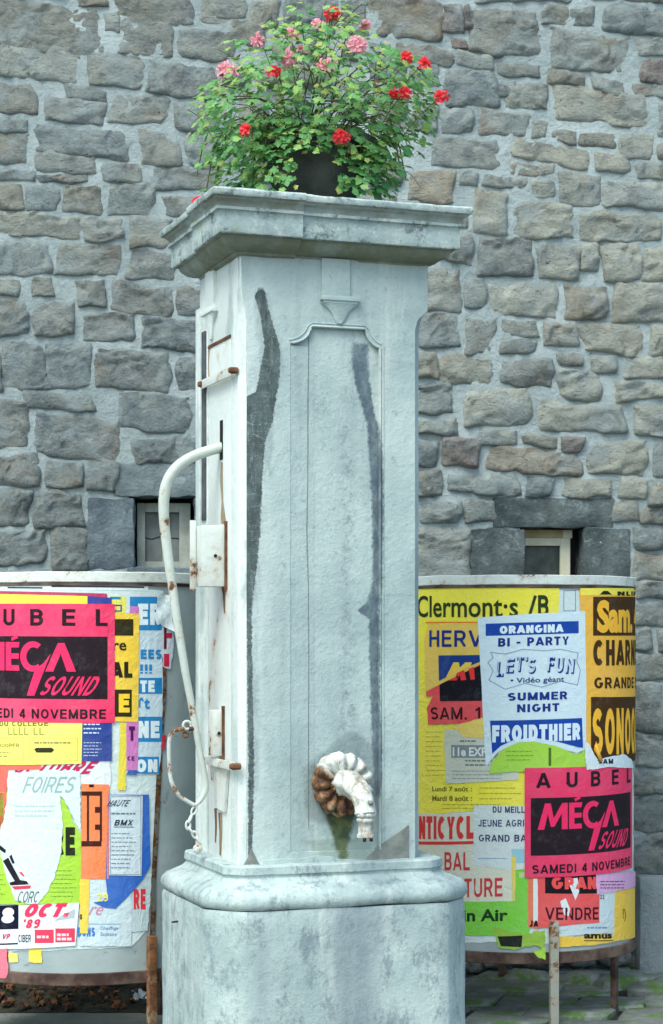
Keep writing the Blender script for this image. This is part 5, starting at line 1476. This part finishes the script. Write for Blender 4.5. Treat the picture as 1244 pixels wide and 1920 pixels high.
P.t('BONS', 146, 1739, 178, 1756, (60, 120, 190), .04).t('Chauffage', 188, 1737, 221, 1745, (70, 120, 180), .0).t('Sanitaire', 188, 1748, 218, 1755, (70, 120, 180), .0).r(166, 1732, 226, 1733.4, (120, 170, 200), 'printed_line').t('re', 166, 1700, 196, 1716, (200, 130, 160), .0, .3)
Poster(d, torn([(150, 1648), (168, 1649), (165, 1750), (150, 1750)], .8, 9, 18), (246, 206, 70), 'narrow yellow strip with black specks above the pale bill foot, left drum', 6, 'poster_scrap', 'poster scrap').t('s', 150, 1714, 154, 1724, (60, 50, 30), .04)
P = Poster(d, [(-110, 1692), (149, 1692), (142, 1773), (-110, 1773)], (224, 228, 232), 'white poster with red OCT 89 and navy square low on the left drum', 8, slope=-.012)
P.x0 = 0
P.r(-60, 1697, 37, 1742, (14, 16, 40)).t('8', 5, 1702, 31, 1731, (226, 232, 236), .06, .1).t('OCT.', 44, 1694, 141, 1720, (226, 56, 90), .06, .16).t("'89", 43, 1724, 79, 1741, (226, 56, 90), .03, .16)
P.r(67, 1744, 102, 1769, (220, 64, 90)).r(105, 1742, 141, 1768, (220, 64, 90)).lines(71, 1754, 98, 7, 1, (236, 200, 210), 5, 19).lines(108, 1750, 138, 8, 2, (236, 200, 210), 5, 20).t('CIBER', 37, 1753, 60, 1767, (50, 56, 66), .01).r(-60, 1768, 36, 1771, (40, 40, 60), 'printed_line').t('VP', 6, 1751, 23, 1761, (190, 40, 100), .03, .2).p([(116, 1718), (141, 1706), (139, 1722), (104, 1727)], (176, 184, 190))
Poster(d, torn([(244, 1660), (284, 1640), (276, 1745), (246, 1748)], 1, 9, 21), (196, 210, 214), 'grey white scrap with red letters at the lower right edge of the left drum', 3, 'poster_scrap', 'poster scrap').t('RE', 250, 1667, 272, 1705, (220, 50, 60), .04)
Poster(d, torn([(300, 1125), (322, 1130), (324, 1215), (318, 1255), (304, 1250)], 1, 7, 22), (214, 222, 228), 'white scrap with a dark red cross bar behind the pump handle, left drum', 4, 'poster_scrap', 'poster scrap').r(306, 1164, 311, 1217, (110, 20, 60)).r(306, 1187, 321, 1197, (210, 30, 70)).r(306, 1226, 316, 1250, (220, 40, 80))
Poster(d, torn([(301, 1378), (311, 1380), (309, 1404), (301, 1408)], 1, 5, 23), (190, 20, 60), 'tiny crimson scrap at the edge of the blue and white bill, left drum', 4, 'poster_scrap', 'poster scrap')
Poster(d, torn([(54, 1776), (78, 1777), (79, 1806), (55, 1804)], 1, 6, 24), (240, 212, 70), 'small square yellow scrap on the bare foot of the left drum', 2, 'poster_scrap', 'poster scrap')
Poster(d, torn([(17, 1786), (34, 1788), (35, 1804), (18, 1805)], 1, 5, 25), (236, 220, 110), 'faint yellow scrap beside the pink one on the foot of the left drum', 2, 'poster_scrap', 'poster scrap')
Poster(d, torn([(-80, 1775), (16, 1778), (18, 1820), (14, 1834), (-80, 1834)], 1.4, 7, 26), (240, 110, 130), 'pink torn bill corner over the rail at the photo edge, left drum', 9, 'poster_scrap', 'poster scrap')
# ---- right drum
d = DR
P = Poster(d, torn([(740, 1104), (1187, 1108), (1188, 1660), (1188, 1758), (1050, 1772), (980, 1765), (870, 1768), (740, 1768)], 1.5, 14, 31), WHT, 'layer of old white bill paper coating the right drum behind its newer posters', 0, 'paper_layer', 'old paper')
P.frame(1057, 1107, 1080, 1146, 1.2, (110, 130, 150))
P = Poster(d, torn([(740, 1100), (1049, 1103), (1048, 1149), (1040, 1160), (990, 1300), (984, 1514), (812, 1527), (740, 1527)], .8, 16, 32), (246, 230, 66), 'big lemon yellow poster with dark green Clermont lettering at the top of the right drum', 1)
P.t('Clermont·s', 784, 1117, 972, 1158, (44, 60, 30), .016).t('/B', 990, 1116, 1029, 1157, (44, 60, 30), .02)
P.lines(800, 1372, 836, 9, 10, (190, 170, 60), 1.4, 33).t('Lundi 7 août :', 812, 1475, 886, 1484, (110, 104, 30), .02).t('Mardi 8 août :', 812, 1492, 886, 1502, (110, 104, 30), .02).lines(900, 1477, 980, 10, 3, (176, 160, 60), 1.6, 34).lines(830, 1508, 960, 7, 2, (176, 160, 60), 1.4, 35)
P = Poster(d, torn([(804, 1170), (850, 1165), (910, 1166), (912, 1240), (836, 1280), (800, 1297), (797, 1200)], .8, 8, 36), (240, 200, 84), 'ochre yellow bill with blue HERV lettering torn along a slant, right drum', 3)
P.r(800, 1166, 905, 1168, (240, 110, 40), 'printed_line').t('HERVE', 807, 1182, 932, 1213, NAV, .012)
P.p([(824, 1229), (908, 1228), (908, 1238), (862, 1258), (825, 1277)], (28, 60, 130)).p([(838, 1270), (852, 1242), (862, 1242), (864, 1252), (874, 1242), (886, 1242), (884, 1248), (850, 1268)], (240, 200, 84), 'lettering')
P = Poster(d, torn([(801, 1297), (835, 1280), (908, 1243), (908, 1356), (804, 1359), (803, 1326), (814, 1306), (801, 1306)], .8, 6, 37), (236, 70, 74), 'red bill reading SAM. 1 torn on a slant below the ochre one', 4)
P.p([(826, 1284), (858, 1268), (906, 1246), (906, 1314), (827, 1315)], (24, 22, 30)).p([(842, 1276), (856, 1269), (858, 1262), (872, 1256), (876, 1275), (866, 1276), (864, 1265), (858, 1276)], RED, 'lettering').p([(880, 1254), (890, 1250), (892, 1274), (884, 1275)], RED, 'lettering')
P.t('SAM. 1', 810, 1326, 902, 1349, (60, 20, 30), .010)
Poster(d, torn([(850, 1362), (885, 1352), (908, 1345), (908, 1385), (870, 1382)], 1, 6, 38), (238, 208, 100), 'loose ochre flake of paper above the grey exhibition notice, right drum', 5, 'poster_scrap', 'poster scrap')
P = Poster(d, torn([(835, 1368), (975, 1372), (972, 1462), (838, 1470)], .8, 10, 39), (206, 208, 190), 'grey white notice for the 11th exhibition half hidden behind the blue and white poster', 4)
P.lines(864, 1388, 900, 8, 1, (120, 124, 120), 3, 40).r(848, 1397, 935, 1421, (130, 138, 140)).t('11e EXPO', 851, 1401, 930, 1418, (222, 226, 222), .03).lines(874, 1425, 930, 8, 2, (120, 124, 120), 3, 41).lines(850, 1445, 960, 7, 3, (150, 154, 150), 1.6, 42)
P = Poster(d, torn([(743, 1524), (892, 1527), (966, 1640), (966, 1692), (743, 1692)], .8, 14, 43), (222, 220, 200), 'cream ball poster with tall red letters low on the right drum beside the pump', 2)
P.t('ANTICYCL', 774, 1530, 889, 1573, (214, 60, 60), .05).r(760, 1577, 889, 1583, (214, 60, 60)).t('BAL', 835, 1598, 882, 1632, (206, 60, 66), .012).t('OUVERTURE', 792, 1646, 943, 1681, (206, 60, 66), .012)
P = Poster(d, torn([(890, 1510), (1000, 1512), (1000, 1628), (960, 1632), (890, 1622)], .8, 12, 44), (214, 222, 220), 'white bill reading JEUNE AGRI and GRAND BAL tucked under the pink poster, right drum', 3)
P.t('DU MEILLEUR', 925, 1512, 1010, 1524, (60, 66, 90), .02).t('JEUNE AGRI', 898, 1537, 983, 1550, (60, 70, 110), .016).t('GRAND BAL', 899, 1565, 997, 1578, (56, 64, 104), .016).r(960, 1592, 998, 1618, (150, 196, 210)).r(897, 1609, 952, 1610.5, (130, 170, 200), 'printed_line')
P = Poster(d, torn([(962, 1632), (1000, 1628), (1000, 1720), (990, 1756), (743, 1752), (743, 1692), (966, 1690)], .8, 12, 45), (124, 206, 56), 'bright green bill reading Plein Air at the foot of the right drum', 3)
P.t('Plein Air', 830, 1704, 953, 1727, (20, 60, 30), .03).r(974, 1636, 984, 1646, (190, 210, 150))
Poster(d, torn([(960, 1605), (968, 1606), (966, 1690), (962, 1690)], .6, 8, 46), (236, 210, 90), 'thin ochre sliver beside the green bill, right drum', 4, 'poster_scrap', 'poster scrap')
P = Poster(d, torn([(990, 1640), (1012, 1642), (1012, 1742), (990, 1738)], .9, 7, 47), (238, 120, 80), 'narrow orange and white scrap with black strokes left of the red VENDRE bill', 4, 'poster_scrap', 'poster scrap')
P.r(1000, 1648, 1010, 1728, (222, 226, 226)).t('JA', 993, 1726, 1010, 1738, (40, 20, 30), .04)
P = Poster(d, torn([(1008, 1636), (1122, 1630), (1123, 1730), (1060, 1736), (1009, 1740)], .8, 12, 48), (238, 84, 84), 'red bill reading VENDREDI below the right pink poster', 5)
P.r(1022, 1640, 1119, 1675, (30, 20, 28)).t('GRAN', 1034, 1644, 1117, 1667, (238, 84, 84), .05).t('VENDRE', 1022, 1701, 1121, 1724, (70, 20, 40), .010).p([(1064, 1648), (1082, 1646), (1085, 1672), (1078, 1688), (1070, 1668)], (222, 228, 230), 'torn_hole').p([(1050, 1690), (1060, 1684), (1068, 1704), (1066, 1718), (1058, 1716), (1052, 1700)], (226, 228, 230), 'torn_hole')
P = Poster(d, torn([(1118, 1650), (1152, 1664), (1150, 1755), (1045, 1757), (1045, 1735), (1118, 1730)], .8, 9, 49), (206, 220, 224), 'white bill foot with faint blue print right of the red VENDRE bill', 4)
P.t('22', 1124, 1678, 1132, 1686, (150, 60, 110), .03).lines(1100, 1738, 1146, 7, 1, (120, 150, 190), 3, 50)
P = Poster(d, torn([(1046, 1756), (1150, 1748), (1151, 1672), (1192, 1664), (1193, 1758), (1110, 1773), (1047, 1776)], .8, 9, 51), (246, 200, 70), 'golden yellow bill curling round the lower right edge of the right drum', 4)
P.t('amus', 1094, 1751, 1146, 1760, (40, 36, 20), .04).r(1094, 1763, 1148, 1764.6, (60, 50, 30), 'printed_line').t('?)', 1166, 1704, 1172, 1728, (130, 100, 30), .02)
P = Poster(d, torn([(1116, 1640), (1190, 1634), (1190, 1662), (1152, 1672), (1118, 1678)], .8, 9, 52), (222, 168, 210), 'pale lilac slip with small purple print below the right pink poster', 6)
P.lines(1124, 1652, 1180, 6, 3, (120, 70, 120), 1.8, 53)
P = Poster(d, torn([(925, 1738), (984, 1752), (1022, 1744), (1022, 1780), (1000, 1772), (965, 1782), (935, 1776)], 2, 6, 54), (150, 190, 60), 'ragged green and black shreds hanging from the foot of the right drum', 4, 'poster_scrap', 'poster scrap')
P.p([(934, 1756), (980, 1754), (978, 1776), (940, 1774)], (34, 40, 34))
Poster(d, torn([(1000, 1784), (1022, 1776), (1022, 1800), (1010, 1796)], 1.5, 5, 55), (170, 216, 60), 'little lime green flap over the rail beside the front leg, right drum', 9, 'poster_scrap', 'poster scrap')
P = Poster(d, torn([(1086, 1104), (1193, 1106), (1193, 1420), (1100, 1420)], .6, 14, 56), (250, 186, 60), 'orange poster with brown blocks reading Sam. 4 at the right edge of the right drum', 5)
P.r(1088, 1103, 1187, 1116, (244, 226, 90)).p([(1123, 1115), (1130, 1108), (1138, 1108), (1146, 1115)], (40, 40, 20)).t('NLIN', 1156, 1109, 1190, 1117, (40, 40, 20), .04)
P.r(1111, 1119, 1212, 1192, BRN).t('Sam. 4', 1118, 1125, 1206, 1187, (250, 186, 60), .05).t('CHARNEUX', 1111, 1200, 1262, 1248, BRN, .035).t('GRANDE DE', 1113, 1270, 1226, 1291, BRN, .025)
P.r(1107, 1307, 1230, 1428, BRN).t('SONOQUA', 1110, 1328, 1240, 1415, (250, 186, 60), .03)
P = Poster(d, torn([(897, 1158), (1000, 1151), (1096, 1146), (1098, 1280), (1098, 1380), (1098, 1405), (1080, 1412), (1040, 1400), (1000, 1392), (965, 1395), (935, 1410), (918, 1430), (912, 1440), (905, 1300)], .4, 20, 57), (216, 232, 240), 'large white poster with blue bars reading BI - PARTY and FROIDTHIER on the right drum', 6, slope=-.030)
P.r(912, 1170, 1084, 1193, (24, 70, 160)).t('ORANGINA', 938, 1175, 1056, 1190, (220, 232, 240), .06).t('BI - PARTY', 935, 1198, 1066, 1214, NAV, .03)
zz = [(921, 1224), (950, 1228), (980, 1220), (1020, 1224), (1050, 1222), (1083, 1230), (1080, 1245), (1087, 1262), (1082, 1290), (1050, 1282), (1015, 1292), (985, 1284), (948, 1294), (918, 1276), (926, 1258), (916, 1243), (926, 1234)]
for i in range(len(zz)):
    a, b = zz[i], zz[(i + 1) % len(zz)]; dx, dy = b[0] - a[0], b[1] - a[1]; L_ = math.hypot(dx, dy); nx_, ny_ = -dy / L_ * .6, dx / L_ * .6
    P.p([(a[0] + nx_, a[1] + ny_), (b[0] + nx_, b[1] + ny_), (b[0] - nx_, b[1] - ny_), (a[0] - nx_, a[1] - ny_)], (120, 140, 170), 'printed_line')
for ch_, x, y, w_ in (('L', 930, 1240, 16), ('E', 948, 1234, 17), ('T', 966, 1232, 16), ("'", 984, 1232, 5), ('S', 988, 1236, 17), ('F', 1024, 1234, 15), ('U', 1040, 1236, 16), ('N', 1058, 1238, 18)):
    P.t(ch_, x + 2, y + 3, x + w_ + 2, y + 31, (30, 50, 130), .03, .2).t(ch_, x, y, x + w_, y + 28, (200, 216, 228), .02, .2)
P.t('• Vidéo géant', 958, 1273, 1057, 1286, (40, 60, 120), .015).t('SUMMER', 953, 1301, 1063, 1316, NAV, .03).t('NIGHT', 970, 1323, 1048, 1338, NAV, .03)
P.p([(920, 1352), (1090, 1352), (1092, 1408), (1084, 1407), (1040, 1394), (1000, 1386), (965, 1389), (940, 1400), (924, 1414)], (24, 70, 160), 'printed_block', .0004).t('FROIDTHIER', 924, 1361, 1087, 1393, (216, 230, 240), .06)
P = Poster(d, torn([(918, 1450), (925, 1425), (945, 1405), (970, 1393), (1000, 1390), (1040, 1398), (1072, 1412), (1088, 1412), (1097, 1402), (1100, 1442), (985, 1446)], .8, 7, 58), (168, 214, 66), 'rounded lime green torn scrap between the FROIDTHIER bar and the pink poster', 8)
P.lines(950, 1408, 1000, 8, 3, (120, 160, 50), 1.6, 59).r(1028, 1402, 1033, 1436, (80, 110, 40), 'printed_line')
u1, z1 = d.uz(984, 1440)
mega(d, u1, z1, 'bright pink dance poster with a black block on the right drum, lower right', 9, tilt=.004)
P = Poster(d, torn([(1092, 1384), (1100, 1392), (1106, 1402), (1118, 1424), (1150, 1417), (1166, 1414), (1180, 1424), (1184, 1440), (1140, 1438), (1098, 1444)], 1, 5, 60), (222, 232, 236), 'white ragged scrap stuck over the top edge of the right pink poster', 11, 'poster_scrap', 'poster scrap')
P.t('SAM', 1118, 1423, 1146, 1432, (40, 50, 70), .04)
bm = bmesh.new()
cp = [d.pos(*d.uz(x, y), .016) for x, y in ((1113, 1397), (1117, 1412), (1123, 1427))]
tube(bm, [p - cp[1] for p in cp], [.006, .0085, .007], 12)
o = bmobj('poster_curl', bm, paper((250, 186, 60)), None, smooth=True); o.location = cp[1]; tag(o, 'small rolled up curl of orange poster paper above the right pink poster', 'paper curl')
# peeling white curl on the left drum
d = DL
bm = bmesh.new(); gv = []
for i in range(7):
    rowv = []
    for j in range(6):
        u, z = d.uz(290 + i * 4.3 + j * .6, 1112 + j * 11 + i * 3 * (1 if j > 2 else .3)); off = .013 + (i / 6) ** 2 * .010 + .006 * math.sin(j * 1.7 + i)
        rowv.append(bm.verts.new(d.pos(u, z, off)))
    gv.append(rowv)
for i in range(6):
    for j in range(5): bm.faces.new((gv[i][j], gv[i + 1][j], gv[i + 1][j + 1], gv[i][j + 1]))
c0 = gv[3][3].co.copy()
o = bmobj('peeling_paper', bm, paper((220, 232, 236)), None, c0, smooth=True); tag(o, 'curled white flap of paper peeling off the upper right edge of the left drum', 'paper flap')

# ================================================================== LITTER AND FOOTING
random.seed(77)
# dark earth bank under the left drum with dead leaves
bm = bmesh.new(); nx_, ny_ = 46, 16; gr = []
for j in range(ny_ + 1):
    row_ = []
    for i in range(nx_ + 1):
        x = -2.3 + 1.75 * i / nx_; y = 8.22 + .78 * j / ny_
        e = min(1, j / 4) * min(1, (ny_ - j + 2) / 3) * min(1, i / 3, (nx_ - i) / 3)
        z = .003 + e * (.035 + .05 * j / ny_ + .02 * noise.noise((x * 6, y * 6, 0)) + .008 * noise.noise((x * 20, y * 20, 0)))
        row_.append(bm.verts.new((x, y + .03 * noise.noise((x * 5, 0, 3)) * (j == 0), z)))
    gr.append(row_)
for j in range(ny_):
    for i in range(nx_): bm.faces.new((gr[j][i], gr[j][i + 1], gr[j + 1][i + 1], gr[j + 1][i]))
o = bmobj('soil_heap', bm, M['soil'], None, smooth=True); o['kind'] = 'stuff'; o['label'] = 'dark damp soil heaped along the wall foot under the left drum'; o['category'] = 'soil'
LM = [simple_mat('dead_leaf_brown', rgb(.06, .025, .012), rgb(.13, .055, .02), 30, .7, 0), simple_mat('dead_leaf_orange', rgb(.20, .075, .02), rgb(.12, .05, .02), 30, .7, 0), simple_mat('dead_leaf_dark', rgb(.02, .012, .008), rgb(.05, .03, .02), 30, .8, 0)]
VS = []; FS = []; MI = []
for k in range(900):
    x = random.uniform(-2.2, -.62); y = 8.24 + .7 * random.random() ** 1.1
    z = .012 + min(1, (y - 8.22) / .2) * (.05 + .06 * (y - 8.22) / .78) + random.uniform(0, .03)
    q = Vector((random.uniform(-.8, .8), random.uniform(-.9, .4), 1)).normalized().to_track_quat('Z', 'Y') @ Matrix.Rotation(random.uniform(0, 6.28), 3, 'Z').to_quaternion()
    vs, fs = leaf_shape(random.uniform(.035, .07)); b0 = len(VS)
    for v in vs: VS.append(Vector((x, y, z)) + q @ Vector((v[0], v[1], v[2] * 2.2)))
    FS += [tuple(i + b0 for i in f) for f in fs]; MI += [random.choice([0, 0, 1, 2, 2, 2])] * len(fs)
o = mesh('dead_leaves', VS, FS, LM, mi=MI); o['kind'] = 'stuff'; o['label'] = 'brown dead leaves drifted along the wall foot under the left drum'; o['category'] = 'leaf litter'
def scrap(px, py, Y, w_, h_, cols, label, rz, tilt=.6):
    p = at(px, py, Y); bm = bmesh.new(); gv = []
    for i in range(6):
        r_ = []
        for j in range(5):
            r_.append(bm.verts.new((w_ * (i / 5 - .5) + random.uniform(-.004, .004), h_ * (j / 4 - .5) + random.uniform(-.004, .004), .012 * math.sin(i * 1.5 + j) + random.uniform(-.004, .004))))
        gv.append(r_)
    for i in range(5):
        for j in range(4): bm.faces.new((gv[i][j], gv[i + 1][j], gv[i + 1][j + 1], gv[i][j + 1]))
    o = bmobj('paper_scrap', bm, paper(cols), None, smooth=True); o.location = p; o.rotation_euler = (tilt, .1, rz)
    tag(o, label, 'paper scrap', 'crumpled paper scraps among the dead leaves')
scrap(78, 1864, 8.50, .09, .06, (200, 30, 90), 'crumpled crimson scrap of poster lying on the dead leaves, leftmost', .5)
scrap(70, 1872, 8.46, .06, .03, (190, 160, 220), 'small lilac scrap tucked under the crimson one on the dead leaves', -.3)
scrap(146, 1878, 8.44, .08, .035, (210, 130, 200), 'pale mauve strip of paper on the dead leaves near the middle', -.7)
scrap(188, 1876, 8.44, .055, .035, (60, 50, 110), 'dark violet scrap of paper right of the mauve strip', .2)
scrap(262, 1866, 8.36, .07, .05, (206, 216, 224), 'white crumpled scrap of paper beside the rusty leg of the left drum', .4, .9)

# rough foundation stones at the wall foot between the right drum's legs
random.seed(9)
foot = [(840, 1796, 905, 1824), (908, 1792, 975, 1818), (978, 1790, 1060, 1816), (1064, 1788, 1120, 1812), (1122, 1786, 1186, 1812), (846, 1826, 930, 1848), (934, 1822, 1010, 1842), (1014, 1820, 1096, 1840), (1100, 1816, 1180, 1838)]
for i, (x0, y0, x1, y1) in enumerate(foot):
    a = wall_lz(x0, (y0 + y1) / 2, .07); b = wall_lz(x1, (y0 + y1) / 2, .07); t_ = wall_lz(x0, y0, .07)[1]; bo = max(-.02, wall_lz(x0, y1, .07)[1])
    vs, fs = stone_mesh((b[0] - a[0]) * 1.03, (t_ - bo) * 1.1, .06, 900 + i, .02, back=.10)
    o = mesh('foundation_stone', vs, fs, M['rubble'], wall, smooth=True); o.location = ((a[0] + b[0]) / 2, -.03 if y0 < 1815 else -.07, (t_ + bo) / 2); o.color = (.14, .16, .165, 1)
# slabs sloping down in front of the plinth block (large pale cobble in the drum's shadow)
random.seed(3)
for (px, py, Y, w_, d_, h_, rz) in ((985, 1842, 8.88, .26, .15, .05, .1), (1085, 1850, 8.86, .20, .13, .045, -.2), (900, 1850, 8.84, .17, .13, .04, .3), (1165, 1850, 8.80, .26, .16, .05, .25), (1232, 1858, 8.70, .22, .14, .045, -.1)):
    p = at(px, py, Y); vs, fs = stone_mesh(w_, d_, h_, px, 0, res=.014, back=.03)
    o = mesh('cobble', [(v[0], v[2], -v[1]) for v in vs], fs, M['slab'], pav, smooth=True); o.location = (p.x - 1.3, Y - 8.5, .004); o.rotation_euler = (0, 0, rz)
    o.color = (.18, .19, .18, 1)
